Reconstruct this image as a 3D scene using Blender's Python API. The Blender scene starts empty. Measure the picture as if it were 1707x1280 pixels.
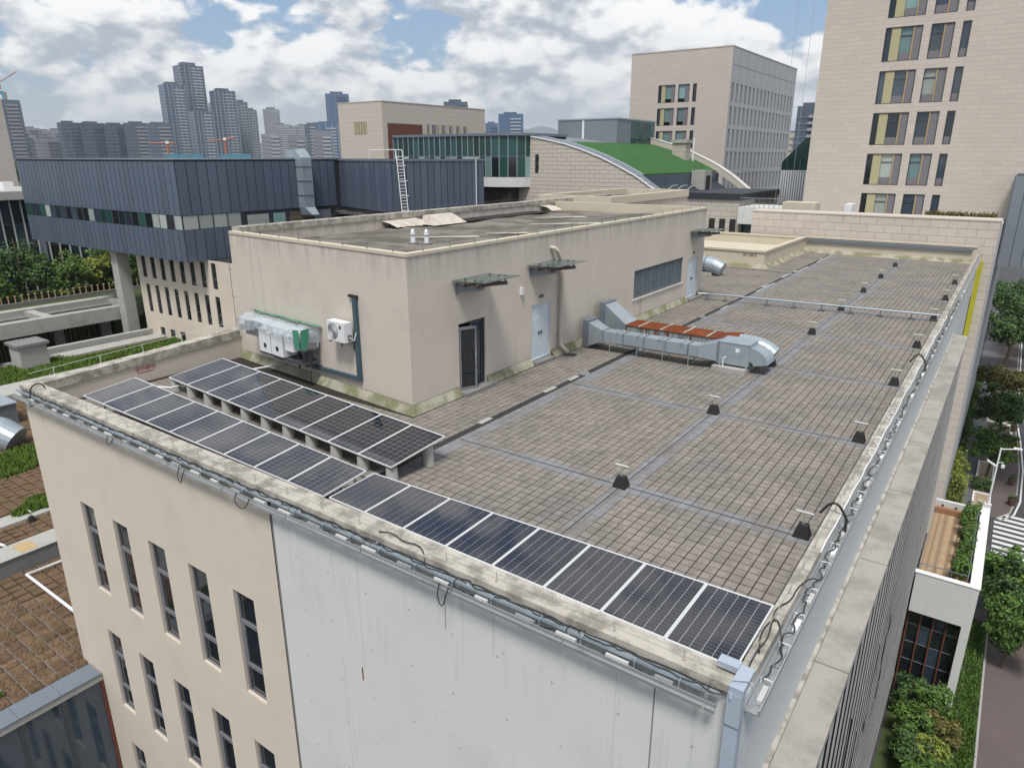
import bpy, bmesh, math, random
from mathutils import Vector, Matrix
random.seed(11)
D = bpy.data
SC = bpy.context.scene
COL = SC.collection
RAD = math.radians
# ------------------------------------------------------------------ camera
cd = D.cameras.new('camera'); cam = D.objects.new('camera', cd); COL.objects.link(cam)
cd.sensor_width = 36.0; cd.lens = 36.0 * 1160.0 / 1707.0; cd.clip_start = 0.1; cd.clip_end = 30000
RT = Vector((0.81529605, 0.57904434, 0.0)); DN = Vector((0.17940376, -0.25260099, -0.95079284)); FW = Vector((-0.55055121, 0.77517765, -0.30982732))
m = Matrix.Identity(4)
for i in range(3):
    m[i][0] = RT[i]; m[i][1] = -DN[i]; m[i][2] = -FW[i]
m[0][3], m[1][3], m[2][3] = 2.0133, -8.3849, 7.95
cam.matrix_world = m
SC.camera = cam
# ------------------------------------------------------------------ light
SUN_DIR = Vector((0.20, -0.42, 0.88)).normalized()          # towards the sun
sun_el = math.asin(SUN_DIR.z); sun_az = math.atan2(SUN_DIR.x, SUN_DIR.y)
sl = D.lights.new('sun', 'SUN'); sl.energy = 1.8; sl.angle = RAD(14); sl.color = (1.0, 0.95, 0.88)
so = D.objects.new('sun', sl); COL.objects.link(so)
so.rotation_euler = SUN_DIR.to_track_quat('Z', 'Y').to_euler(); so.location = (0, 0, 60)
SC.render.engine = 'CYCLES'
SC.view_settings.view_transform = 'Standard'; SC.view_settings.look = 'None'
SC.view_settings.exposure = 1.1; SC.view_settings.gamma = 1.0
SC.view_settings.use_curve_mapping = False
SC.cycles.max_bounces = 6; SC.cycles.transparent_max_bounces = 10
SC.cycles.volume_bounces = 0

class NT:
    def __init__(s, t): s.t = t
    def n(s, kind, inputs=None, **props):
        nd = s.t.nodes.new(kind)
        for k, v in props.items(): setattr(nd, k, v)
        for k, v in (inputs or {}).items():
            sock = nd.inputs[k]
            if hasattr(v, 'is_output'): s.t.links.new(v, sock)
            else: sock.default_value = v[:3] if (sock.type == 'VECTOR' and hasattr(v, '__len__') and len(v) == 4) else v
        return nd
    def math(s, op, a, b=0.0, c=0.0, clamp=False):
        nd = s.n('ShaderNodeMath', {0: a, 1: b, 2: c}, operation=op); nd.use_clamp = clamp
        return nd.outputs[0]
    def mix(s, f, a, b, blend='MIX'):
        nd = s.t.nodes.new('ShaderNodeMix'); nd.data_type = 'RGBA'; nd.blend_type = blend
        for k, v in ((0, f), (6, a), (7, b)):
            if hasattr(v, 'is_output'): s.t.links.new(v, nd.inputs[k])
            else: nd.inputs[k].default_value = v if k == 0 else (tuple(v) + (1,) if len(v) == 3 else v)
        return nd.outputs[2]
    def ramp(s, f, lo, hi):
        nd = s.n('ShaderNodeMapRange', {0: f, 1: lo, 2: hi, 3: 0.0, 4: 1.0}, interpolation_type='SMOOTHSTEP')
        return nd.outputs[0]

# ------------------------------------------------------------------ sky: clear blue under broken cumulus
W = D.worlds.new('World'); SC.world = W; W.use_nodes = True
wt = W.node_tree; wt.nodes.clear(); w = NT(wt)
sky = w.n('ShaderNodeTexSky', sky_type='NISHITA', sun_disc=False, sun_elevation=sun_el, sun_rotation=sun_az,
          altitude=50, air_density=1.2, dust_density=2.0, ozone_density=1.5)
tc = w.n('ShaderNodeTexCoord').outputs['Generated']
nrm = w.n('ShaderNodeVectorMath', {0: tc}, operation='NORMALIZE').outputs[0]
sep = w.n('ShaderNodeSeparateXYZ', {0: nrm})
el = w.math('MAXIMUM', sep.outputs[2], 0.0)
# cumulus: puffy cells broken up by noise over the sphere of directions, a little flattened
base = w.n('ShaderNodeVectorMath', {0: nrm, 1: (5.2, 5.2, 9.5)}, operation='MULTIPLY').outputs[0]
base = w.n('ShaderNodeVectorMath', {0: base, 1: (3.1, 7.7, 1.3)}, operation='ADD').outputs[0]
def fbm(v, sc, det, rough, dist=0.0):
    return w.n('ShaderNodeTexNoise', {'Vector': v, 'Scale': sc, 'Detail': det, 'Roughness': rough, 'Distortion': dist}).outputs[0]
def cloud_density(shift):
    v = w.n('ShaderNodeVectorMath', {0: base, 1: shift}, operation='ADD').outputs[0]
    wob = w.n('ShaderNodeTexNoise', {'Vector': v, 'Scale': 2.3, 'Detail': 2, 'Roughness': 0.6}).outputs['Color']
    wob = w.n('ShaderNodeVectorMath', {0: wob, 1: (0.5, 0.5, 0.5)}, operation='SUBTRACT').outputs[0]
    v2 = w.n('ShaderNodeVectorMath', {0: wob, 1: (0.55, 0.55, 0.55), 2: v}, operation='MULTIPLY_ADD').outputs[0]
    vo = w.n('ShaderNodeTexVoronoi', {'Vector': v2, 'Scale': 1.25, 'Detail': 2.0, 'Roughness': 0.5, 'Lacunarity': 2.4}, feature='F1', normalize=True).outputs[0]
    n = fbm(v, 0.75, 7, 0.57)
    return w.math('ADD', w.math('MULTIPLY', n, 1.0), w.math('MULTIPLY', w.math('SUBTRACT', 0.45, vo), 0.55))
n1 = cloud_density((0.0, 0.0, 0.0)); n2 = cloud_density((0.02, -0.05, 0.16))
mask = w.ramp(n1, 0.465, 0.525)
lit = w.ramp(w.math('SUBTRACT', n1, n2), -0.075, 0.085)          # sunlit tops against shaded undersides
thick = w.ramp(n1, 0.62, 0.85)
ccol = w.mix(lit, (2.15, 2.45, 2.85), (5.6, 5.6, 5.55))
ccol = w.mix(w.math('MULTIPLY', thick, 0.30), ccol, (2.5, 2.75, 3.1))
skyc = w.mix(1.0, sky.outputs[0], (0.38, 0.50, 0.64), 'MULTIPLY')
thin = w.mix(0.18, skyc, (2.6, 3.3, 4.1))
col = w.mix(mask, thin, ccol)
hz = w.ramp(el, 0.10, 0.0)
col = w.mix(w.math('MULTIPLY', hz, 0.5), col, (3.5, 3.9, 4.3))
bg = w.n('ShaderNodeBackground', {0: col, 1: 0.095})
wt.links.new(bg.outputs[0], w.n('ShaderNodeOutputWorld').inputs[0])

W.cycles.sampling_method = 'MANUAL'; W.cycles.sample_map_resolution = 512
# ------------------------------------------------------------------ materials
MATS = {}
def mat(name, col, rough=0.8, var=0.12, scale=1.5, bump=0.0, bscale=40.0, metal=0.0, spec=0.4, stain=None, samt=0.5, sscale=0.6,
        sramp=(0.5, 0.7), streak=0.0, streak_col=(0.12, 0.11, 0.10), rnd=0.0, island=0.0, alpha=1.0, trans=0.0, coat=0.0, cell=None, cellvar=0.0, extra=None):
    M = D.materials.new(name); M.use_nodes = True; t = M.node_tree; t.nodes.clear(); g = NT(t)
    geo = g.n('ShaderNodeNewGeometry'); pos = geo.outputs['Position']
    nz = g.n('ShaderNodeTexNoise', {'Vector': pos, 'Scale': scale, 'Detail': 6, 'Roughness': 0.6}).outputs[0]
    val = g.math('MULTIPLY_ADD', nz, 2.0 * var, 1.0 - var)
    if rnd > 0:
        oi = g.n('ShaderNodeObjectInfo').outputs['Random']
        val = g.math('MULTIPLY', val, g.math('MULTIPLY_ADD', oi, 2 * rnd, 1 - rnd))
    if island > 0:
        val = g.math('MULTIPLY', val, g.math('MULTIPLY_ADD', geo.outputs['Random Per Island'], 2 * island, 1 - island))
    if cell:
        sn = g.n('ShaderNodeVectorMath', {0: pos, 1: (cell, cell, 50.0)}, operation='DIVIDE').outputs[0]
        fl = g.n('ShaderNodeVectorMath', {0: sn}, operation='FLOOR').outputs[0]
        wn = g.n('ShaderNodeTexWhiteNoise', {0: fl}, noise_dimensions='3D').outputs[0]
        val = g.math('MULTIPLY', val, g.math('MULTIPLY_ADD', wn, 2 * cellvar, 1 - cellvar))
    c = tuple(col) + (1,)
    if stain is not None:
        sz = g.n('ShaderNodeTexNoise', {'Vector': pos, 'Scale': sscale, 'Detail': 7, 'Roughness': 0.65}).outputs[0]
        c = g.mix(g.math('MULTIPLY', g.ramp(sz, *sramp), samt), c, stain)
    if streak > 0:
        mp = g.n('ShaderNodeMapping', {'Vector': pos, 'Scale': (2.2, 2.2, 0.16)}).outputs[0]
        s2 = g.n('ShaderNodeTexNoise', {'Vector': mp, 'Scale': 1.0, 'Detail': 6, 'Roughness': 0.7}).outputs[0]
        s3 = g.n('ShaderNodeTexNoise', {'Vector': pos, 'Scale': 0.35, 'Detail': 2}).outputs[0]
        c = g.mix(g.math('MULTIPLY', g.math('MULTIPLY', g.ramp(s2, 0.55, 0.78), g.ramp(s3, 0.42, 0.6)), streak), c, streak_col)
    if extra: c = extra(g, pos, c)
    cc = g.n('ShaderNodeVectorMath', {0: c, 'Scale': val}, operation='SCALE').outputs[0]
    b = g.n('ShaderNodeBsdfPrincipled', {'Base Color': cc, 'Roughness': rough, 'Metallic': metal, 'Specular IOR Level': spec, 'Alpha': alpha, 'Transmission Weight': trans, 'Coat Weight': coat, 'Coat Roughness': 0.03})
    if bump > 0:
        bn = g.n('ShaderNodeTexNoise', {'Vector': pos, 'Scale': bscale, 'Detail': 4, 'Roughness': 0.6}).outputs[0]
        bp = g.n('ShaderNodeBump', {'Height': bn, 'Strength': bump, 'Distance': 0.02}).outputs[0]
        t.links.new(bp, b.inputs['Normal'])
    t.links.new(b.outputs[0], g.n('ShaderNodeOutputMaterial').inputs[0])
    MATS[name] = M
    return M
def specks(amt, dark):
    def f(g, pos, c):
        a = g.n('ShaderNodeTexNoise', {'Vector': pos, 'Scale': 5.0, 'Detail': 3, 'Roughness': 0.7}).outputs[0]
        b = g.n('ShaderNodeTexNoise', {'Vector': pos, 'Scale': 0.9, 'Detail': 2}).outputs[0]
        mp = g.n('ShaderNodeMapping', {'Vector': pos, 'Scale': (4.0, 4.0, 0.22)}).outputs[0]
        st = g.n('ShaderNodeTexNoise', {'Vector': mp, 'Scale': 1.0, 'Detail': 5, 'Roughness': 0.7}).outputs[0]
        z = g.n('ShaderNodeSeparateXYZ', {0: pos}).outputs[2]
        k1 = g.math('MULTIPLY', g.ramp(a, 0.63, 0.70), g.ramp(b, 0.40, 0.60))
        k2 = g.math('MULTIPLY', g.ramp(st, 0.52, 0.68), g.ramp(z, -3.5, 0.6))
        return g.mix(g.math('MULTIPLY', g.math('MAXIMUM', k1, k2), amt), c, dark)
    return f
def height_moss(z0, z1, mcol, amt):
    def f(g, pos, c):
        z = g.n('ShaderNodeSeparateXYZ', {0: pos}).outputs[2]
        mp = g.n('ShaderNodeMapping', {'Vector': pos, 'Scale': (3.2, 3.2, 0.30)}).outputs[0]
        nz = g.n('ShaderNodeTexNoise', {'Vector': mp, 'Scale': 1.0, 'Detail': 6, 'Roughness': 0.7}).outputs[0]
        k = g.math('MULTIPLY', g.ramp(nz, 0.38, 0.62), amt)
        return g.mix(g.math('MULTIPLY', k, g.ramp(z, z1, z0)), c, mcol)
    return f
mat('plaster', (0.57, 0.51, 0.435), 0.9, 0.05, 0.8, 0.15, 120, stain=(0.49, 0.44, 0.375), samt=0.5, sscale=0.5, streak=0.16, spec=0.2)
mat('plaster_grey', (0.54, 0.49, 0.435), 0.9, 0.05, 0.7, 0.15, 120, stain=(0.44, 0.40, 0.355), samt=0.55, sscale=0.5, streak=0.38, spec=0.2,
    extra=height_moss(5.3, 3.9, (0.25, 0.23, 0.21), 0.55))
mat('plaster_pale', (0.52, 0.47, 0.38), 0.9, 0.05, 0.7, 0.1, 120, stain=(0.42, 0.38, 0.31), samt=0.5, streak=0.25, spec=0.2)
mat('white_wall', (0.56, 0.575, 0.56), 0.85, 0.04, 0.5, 0.12, 90, stain=(0.46, 0.485, 0.485), samt=0.5, sscale=0.4, sramp=(0.48, 0.72), streak=0.30, spec=0.25, extra=specks(0.32, (0.24, 0.25, 0.25)))
mat('side_wall', (0.50, 0.53, 0.55), 0.85, 0.05, 0.6, 0.1, 90, stain=(0.40, 0.43, 0.45), samt=0.5, streak=0.25, spec=0.25)
mat('cap_concrete', (0.43, 0.405, 0.36), 0.95, 0.16, 3.0, 0.5, 60, stain=(0.19, 0.175, 0.15), samt=0.8, sscale=2.2, sramp=(0.42, 0.62), spec=0.2)
mat('ledge_concrete', (0.34, 0.325, 0.30), 0.85, 0.10, 1.2, 0.2, 80, stain=(0.22, 0.205, 0.19), samt=0.75, sscale=0.9, sramp=(0.42, 0.66), spec=0.3)
mat('concrete', (0.36, 0.36, 0.34), 0.9, 0.12, 2.0, 0.3, 60, stain=(0.22, 0.22, 0.21), samt=0.6, sscale=1.0, spec=0.25)
mat('concrete_dark', (0.20, 0.20, 0.20), 0.9, 0.15, 2.0, 0.3, 60, stain=(0.11, 0.11, 0.11), samt=0.6, sscale=1.0, spec=0.25)
mat('roof_tile', (0.222, 0.201, 0.180), 0.92, 0.16, 1.2, 0.35, 70, stain=(0.15, 0.143, 0.136), samt=0.55, sscale=0.42, sramp=(0.42, 0.64), spec=0.25, cell=0.25, cellvar=0.14)
mat('band_tile', (0.195, 0.203, 0.218), 0.85, 0.12, 2.0, 0.25, 70, stain=(0.18, 0.165, 0.15), samt=0.8, sscale=0.9, sramp=(0.45, 0.6), spec=0.3, cell=0.25, cellvar=0.10)
mat('tile_joint', (0.040, 0.036, 0.033), 0.95, 0.15, 4.0, spec=0.1)
mat('drain_black', (0.03, 0.03, 0.032), 0.7, 0.2, 4.0)
mat('moss_fillet', (0.36, 0.345, 0.28), 0.95, 0.15, 2.5, 0.4, 60, stain=(0.16, 0.165, 0.085), samt=0.85, sscale=1.1, sramp=(0.40, 0.60), spec=0.1)
mat('roof_dirty', (0.205, 0.19, 0.165), 0.95, 0.20, 0.9, 0.4, 50, stain=(0.085, 0.08, 0.07), samt=0.9, sscale=0.45, sramp=(0.38, 0.60), spec=0.2)
mat('zinc', (0.100, 0.128, 0.180), 0.42, 0.06, 1.0, rnd=0.09, spec=0.5, metal=0.25)
mat('zinc_base', (0.025, 0.03, 0.04), 0.6, 0.05)
mat('zinc_light', (0.20, 0.225, 0.255), 0.5, 0.06, 1.0, rnd=0.05, metal=0.2)
mat('galv', (0.36, 0.42, 0.47), 0.38, 0.10, 2.5, 0.05, 30, metal=0.45, stain=(0.27, 0.32, 0.36), samt=0.6, sscale=2.0)
mat('galv_dark', (0.17, 0.20, 0.24), 0.5, 0.1, 2.5, metal=0.3)
mat('alu', (0.50, 0.52, 0.53), 0.35, 0.10, 4.0, metal=0.7, stain=(0.30, 0.31, 0.32), samt=0.5, sscale=3.0)
mat('alu_white', (0.68, 0.70, 0.72), 0.5, 0.06, 6.0)
mat('steel_thin', (0.42, 0.40, 0.37), 0.5, 0.15, 8.0, metal=0.4)
mat('steel_dark', (0.12, 0.11, 0.11), 0.6, 0.15, 8.0, metal=0.3)
mat('rust', (0.155, 0.045, 0.020), 0.95, 0.3, 3.5, 0.4, 50, stain=(0.25, 0.075, 0.025), samt=0.85, sscale=1.3, sramp=(0.48, 0.68), spec=0.1)
def rust_drips(g, pos, c):
    mp = g.n('ShaderNodeMapping', {'Vector': pos, 'Scale': (5.0, 5.0, 0.7)}).outputs[0]
    s2 = g.n('ShaderNodeTexNoise', {'Vector': mp, 'Scale': 1.0, 'Detail': 5, 'Roughness': 0.7}).outputs[0]
    return g.mix(g.ramp(s2, 0.50, 0.62), c, (0.16, 0.05, 0.022))
mat('galv_rusty', (0.34, 0.39, 0.40), 0.6, 0.1, 2.5, metal=0.3, extra=rust_drips)
mat('black_rubber', (0.018, 0.018, 0.019), 0.6, 0.2, 6.0)
mat('cable', (0.02, 0.02, 0.022), 0.5, 0.1)
mat('white_paint', (0.74, 0.75, 0.76), 0.5, 0.05, 4.0, stain=(0.5, 0.5, 0.48), samt=0.4, sscale=3.0)
mat('door_blue', (0.52, 0.59, 0.65), 0.45, 0.05, 2.0, stain=(0.40, 0.44, 0.46), samt=0.5, sscale=1.5)
mat('dark_frame', (0.055, 0.06, 0.07), 0.45, 0.08)
mat('grey_frame', (0.17, 0.17, 0.19), 0.5, 0.08)
mat('reveal', (0.30, 0.27, 0.225), 0.9, 0.08, 1.5)
mat('glass_dark', (0.012, 0.016, 0.020), 0.04, 0.2, 0.5, spec=0.6, coat=0.3)
mat('glass_blue', (0.03, 0.045, 0.065), 0.05, 0.3, 0.3, spec=0.7, rnd=0.5, coat=0.3)
mat('glass_green', (0.020, 0.060, 0.055), 0.08, 0.25, 0.3, spec=0.35, rnd=0.5)
mat('glass_teal', (0.16, 0.26, 0.26), 0.08, 0.25, 0.3, spec=0.6, rnd=0.5)
mat('curtain', (0.34, 0.38, 0.36), 0.4, 0.1, 1.0, rnd=0.25, coat=0.4)
mat('interior_dark', (0.02, 0.02, 0.02), 0.9, 0.1)
mat('canopy_glass', (0.085, 0.13, 0.12), 0.22, 0.25, 1.5, spec=0.5, alpha=0.80, stain=(0.30, 0.33, 0.30), samt=0.5, sscale=1.2)
mat('stone', (0.52, 0.47, 0.42), 0.85, 0.06, 0.6, 0.1, 60, rnd=0.04, spec=0.25, stain=(0.44, 0.39, 0.33), samt=0.4)
mat('stone_joint', (0.22, 0.195, 0.165), 0.95, 0.1)
def courses(h, wd, dark):
    def f(g, pos, c):
        sp = g.n('ShaderNodeSeparateXYZ', {0: pos})
        uu = g.math('ADD', sp.outputs[0], sp.outputs[1])
        v = g.n('ShaderNodeCombineXYZ', {0: uu, 1: sp.outputs[2], 2: 0.0}).outputs[0]
        b = g.n('ShaderNodeTexBrick', {'Vector': v, 'Color1': (1, 1, 1, 1), 'Color2': (0.93, 0.93, 0.93, 1), 'Mortar': (dark, dark, dark, 1), 'Scale': 1.0, 'Mortar Size': 0.03, 'Mortar Smooth': 0.3, 'Brick Width': wd, 'Row Height': h})
        return g.mix(1.0, c, b.outputs[0], 'MULTIPLY')
    return f
mat('stone_far', (0.53, 0.475, 0.425), 0.85, 0.05, 0.2, spec=0.25, extra=courses(0.42, 1.25, 0.84))
mat('stone_shade', (0.46, 0.42, 0.375), 0.85, 0.05, 0.2, spec=0.25, extra=courses(0.62, 1.25, 0.6))
mat('panel_grey', (0.40, 0.41, 0.43), 0.7, 0.06, 0.3)
mat('fin', (0.40, 0.395, 0.39), 0.75, 0.10, 1.2, stain=(0.17, 0.165, 0.165), samt=0.6, sscale=0.7, rnd=0.12)
mat('yellow', (0.42, 0.40, 0.03), 0.6, 0.05)
mat('yellow_pane', (0.40, 0.37, 0.22), 0.6, 0.05)
mat('grey_pane', (0.17, 0.165, 0.18), 0.6, 0.06)
mat('tan_bar', (0.42, 0.30, 0.16), 0.6, 0.05)
mat('rust_red', (0.13, 0.045, 0.028), 0.6, 0.1)
mat('wood_deck', (0.36, 0.255, 0.165), 0.8, 0.25, 2.5, rnd=0.32)
mat('wood_red', (0.28, 0.15, 0.085), 0.8, 0.12, 2.0, rnd=0.08)
mat('asphalt', (0.055, 0.056, 0.062), 0.9, 0.15, 2.0, 0.3, 80, stain=(0.08, 0.08, 0.085), samt=0.6)
mat('paving_red', (0.118, 0.094, 0.090), 0.9, 0.12, 1.0, 0.2, 60, stain=(0.11, 0.09, 0.09), samt=0.6, extra=courses(50, 0.4, 0.75))
mat('paving_grey', (0.11, 0.112, 0.122), 0.9, 0.12, 1.0, 0.2, 60)
mat('kerb_stone', (0.33, 0.32, 0.31), 0.9, 0.1)
mat('road_paint', (0.62, 0.63, 0.64), 0.7, 0.1, 3.0, stain=(0.35, 0.35, 0.36), samt=0.5, sscale=2.5)
mat('gravel', (0.30, 0.235, 0.16), 0.95, 0.25, 8.0, 0.5, 60)
mat('soil', (0.12, 0.085, 0.055), 0.95, 0.2, 3.0, 0.4, 40)
mat('ground_green', (0.05, 0.075, 0.025), 0.95, 0.4, 1.2, 0.6, 15, stain=(0.025, 0.045, 0.012), samt=0.8, sscale=2.0)
mat('grass', (0.095, 0.165, 0.022), 0.9, 0.25, 2.0, island=0.35)
mat('turf', (0.030, 0.105, 0.022), 0.95, 0.12, 1.5, 0.3, 60, stain=(0.020, 0.062, 0.016), samt=0.8, sscale=0.8)
mat('sod', (0.145, 0.098, 0.064), 0.98, 0.25, 6.0, 0.7, 25, rnd=0.22, stain=(0.11, 0.085, 0.04), samt=0.6, sscale=1.1, sramp=(0.48, 0.65), spec=0.1)
mat('leaf_dark', (0.050, 0.098, 0.026), 0.6, 0.25, 0.8, island=0.55, spec=0.3)
mat('leaf_mid', (0.075, 0.140, 0.028), 0.6, 0.25, 0.8, island=0.55, spec=0.3)
mat('leaf_light', (0.165, 0.205, 0.036), 0.6, 0.25, 0.8, island=0.5, spec=0.3)
mat('leaf_olive', (0.115, 0.105, 0.030), 0.6, 0.25, 0.8, island=0.5, spec=0.3)
mat('bark', (0.10, 0.075, 0.055), 0.9, 0.25, 6.0)
mat('solar_cell', (0.0075, 0.0085, 0.017), 0.05, 0.25, 1.5, spec=0.95, coat=0.0, island=0.12)
mat('solar_back', (0.40, 0.42, 0.46), 0.12, 0.04, 3.0, spec=.95)
mat('pier', (0.40, 0.40, 0.38), 0.9, 0.10, 5.0, stain=(0.28, 0.28, 0.26), samt=0.5, sscale=3.0)
mat('teal_conduit', (0.050, 0.085, 0.110), 0.5, 0.08)
mat('blue_conduit', (0.33, 0.385, 0.46), 0.5, 0.06, 2.0)
mat('green_cloth', (0.05, 0.24, 0.15), 0.6, 0.15, 3.0)
mat('plastic_film', (0.50, 0.57, 0.63), 0.18, 0.15, 3.0, alpha=0.50, spec=0.6)
mat('box_white', (0.66, 0.68, 0.70), 0.45, 0.05, 2.0)
mat('beige_pipe', (0.48, 0.43, 0.36), 0.6, 0.07, 2.0)
mat('red_text', (0.30, 0.06, 0.05), 0.8, 0.05)
mat('dark_text', (0.12, 0.10, 0.09), 0.8, 0.05)
mat('bld_glass', (0.060, 0.100, 0.165), 0.25, 0.25, 0.02, spec=0.6, rnd=0.25)
mat('bld_pale', (0.33, 0.365, 0.41), 0.7, 0.1, 0.02, rnd=0.12)
mat('bld_mauve', (0.24, 0.245, 0.27), 0.8, 0.15, 0.03, rnd=0.15)
mat('bld_dark', (0.075, 0.10, 0.14), 0.6, 0.2, 0.03, rnd=0.2)
mat('bld_blue', (0.06, 0.13, 0.24), 0.3, 0.15, 0.03)
mat('net_blue', (0.085, 0.24, 0.32), 0.8, 0.15, 0.05)
mat('crane_red', (0.38, 0.13, 0.07), 0.7, 0.05)
mat('mountain', (0.07, 0.095, 0.115), 0.95, 0.2, 0.003)  # distance haze put into the base colour as extra blue
mat('skin', (0.45, 0.28, 0.20), 0.6, 0.05)
mat('shirt', (0.20, 0.24, 0.32), 0.8, 0.08)
mat('dark_cloth', (0.025, 0.025, 0.03), 0.8, 0.1)
mat('car_paint', (0.03, 0.032, 0.036), 0.25, 0.03, coat=0.8)
mat('tyre', (0.015, 0.015, 0.015), 0.8, 0.1)
mat('terracotta', (0.10, 0.055, 0.045), 0.8, 0.1)
mat('panel_frame', (0.72, 0.73, 0.74), 0.35, 0.04, 4.0, metal=0.2)
mat('lamp_grey', (0.46, 0.47, 0.47), 0.5, 0.12, 6.0)
mat('bld_line', (0.13, 0.17, 0.23), 0.7, 0.1, 0.02, rnd=0.2)
mat('rib_grey', (0.24, 0.245, 0.26), 0.7, 0.06, 0.3)
# ------------------------------------------------------------------ geometry helpers
ORIG = {}
def smooth_path(pts, k=2):
    P = [Vector(p) for p in pts]
    for _ in range(k):
        Q = [P[0]]
        for a, b in zip(P, P[1:]): Q += [a*.75 + b*.25, a*.25 + b*.75]
        P = Q + [P[-1]]
    return P
def minus(rect, holes):
    out = [rect]
    for (ha, hb, hc, hd) in holes:
        nxt = []
        for (a, b, c, d) in out:
            if hb <= a or ha >= b or hd <= c or hc >= d: nxt.append((a, b, c, d)); continue
            if ha > a: nxt.append((a, ha, c, d))
            if hb < b: nxt.append((hb, b, c, d))
            m0, m1 = max(a, ha), min(b, hb)
            if hc > c: nxt.append((m0, m1, c, hc))
            if hd < d: nxt.append((m0, m1, hd, d))
        out = nxt
    return [r for r in out if r[1]-r[0] > .06 and r[3]-r[2] > .06]
class MB:
    def __init__(s): s.v = []; s.f = []
    def face(s, pts):
        i = len(s.v); s.v += [tuple(p) for p in pts]; s.f.append(tuple(range(i, i + len(pts)))); return s
    def hexa(s, p):            # p: 4 bottom (ccw), 4 top
        i = len(s.v); s.v += [tuple(q) for q in p]
        s.f += [(i+3, i+2, i+1, i), (i+4, i+5, i+6, i+7)] + [(i+k, i+(k+1) % 4, i+4+(k+1) % 4, i+4+k) for k in range(4)]; return s
    def box(s, x0, x1, y0, y1, z0, z1):
        if x0 > x1: x0, x1 = x1, x0
        if y0 > y1: y0, y1 = y1, y0
        if z0 > z1: z0, z1 = z1, z0
        return s.hexa([(x0, y0, z0), (x1, y0, z0), (x1, y1, z0), (x0, y1, z0), (x0, y0, z1), (x1, y0, z1), (x1, y1, z1), (x0, y1, z1)])
    def frust(s, cx, cy, z0, z1, a, b, a2, b2):
        return s.hexa([(cx-a, cy-b, z0), (cx+a, cy-b, z0), (cx+a, cy+b, z0), (cx-a, cy+b, z0), (cx-a2, cy-b2, z1), (cx+a2, cy-b2, z1), (cx+a2, cy+b2, z1), (cx-a2, cy+b2, z1)])
    def pbox(s, T, u0, u1, v0, v1, d0, d1):
        a, b = T(u0, v0, d0), T(u1, v1, d1)
        return s.box(a[0], b[0], a[1], b[1], a[2], b[2])
    def tube(s, pts, r, n=8, cap=True):
        P = [Vector(p) for p in pts]; rs = r if isinstance(r, (list, tuple)) else [r] * len(P)
        base = len(s.v); prev = None
        for k, p in enumerate(P):
            d = (P[min(k+1, len(P)-1)] - P[max(k-1, 0)]).normalized()
            if prev is None:
                a = d.orthogonal().normalized()
            else:
                a = (prev - d * prev.dot(d))
                a = a.normalized() if a.length > 1e-6 else d.orthogonal().normalized()
            prev = a; b = d.cross(a)
            for j in range(n):
                t = 2 * math.pi * (j + 0.5) / n
                s.v.append(tuple(p + (a * math.cos(t) + b * math.sin(t)) * rs[k]))
        for k in range(len(P) - 1):
            for j in range(n):
                i0 = base + k*n + j; i1 = base + k*n + (j+1) % n
                s.f.append((i0, i1, i1 + n, i0 + n))
        if cap:
            s.f.append(tuple(base + j for j in reversed(range(n)))); s.f.append(tuple(base + (len(P)-1)*n + j for j in range(n)))
        return s
    def prism(s, poly, z0, z1):      # poly in xy ccw
        n = len(poly); i = len(s.v)
        s.v += [(x, y, z0) for x, y in poly] + [(x, y, z1) for x, y in poly]
        s.f.append(tuple(i + k for k in reversed(range(n)))); s.f.append(tuple(i + n + k for k in range(n)))
        s.f += [(i+k, i+(k+1) % n, i+n+(k+1) % n, i+n+k) for k in range(n)]; return s
    def extrude(s, poly3, off):       # polygon in space swept by off
        n = len(poly3); i = len(s.v); off = Vector(off)
        s.v += [tuple(p) for p in poly3] + [tuple(Vector(p) + off) for p in poly3]
        s.f.append(tuple(i + k for k in reversed(range(n)))); s.f.append(tuple(i + n + k for k in range(n)))
        s.f += [(i+k, i+(k+1) % n, i+n+(k+1) % n, i+n+k) for k in range(n)]; return s
    def data(s, name, mat, o=(0, 0, 0), smooth=False):
        me = D.meshes.new(name); ox, oy, oz = o
        me.from_pydata([(x-ox, y-oy, z-oz) for x, y, z in s.v], [], s.f); me.update()
        if mat: me.materials.append(MATS[mat])
        if smooth:
            for p in me.polygons: p.use_smooth = True
        return me
    def build(s, name, mat, parent=None, smooth=False, fix=False):
        if parent is None:
            xs = [p[0] for p in s.v]; ys = [p[1] for p in s.v]; zs = [p[2] for p in s.v]
            o = Vector(((min(xs)+max(xs))/2, (min(ys)+max(ys))/2, min(zs)))
        else: o = ORIG.get(parent.name, Vector((0, 0, 0)))
        me = s.data(name, mat, o, smooth)
        if fix:
            bm = bmesh.new(); bm.from_mesh(me); bmesh.ops.recalc_face_normals(bm, faces=bm.faces); bm.to_mesh(me); bm.free()
        ob = D.objects.new(name, me); COL.objects.link(ob)
        if parent is None: ob.location = o
        else: ob.parent = parent
        ORIG[ob.name] = o
        return ob
def tag(o, label, cat, group=None):
    o['label'] = label; o['category'] = cat
    if group: o['group'] = group
    return o
def thing(name, label, cat, loc=(0, 0, 0), group=None):
    o = D.objects.new(name, None); COL.objects.link(o); o.location = loc; o.empty_display_size = 0.3
    ORIG[o.name] = Vector(loc); return tag(o, label, cat, group)
def struct(o): o['kind'] = 'structure'; return o
def stuff(o): o['kind'] = 'stuff'; return o
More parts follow.
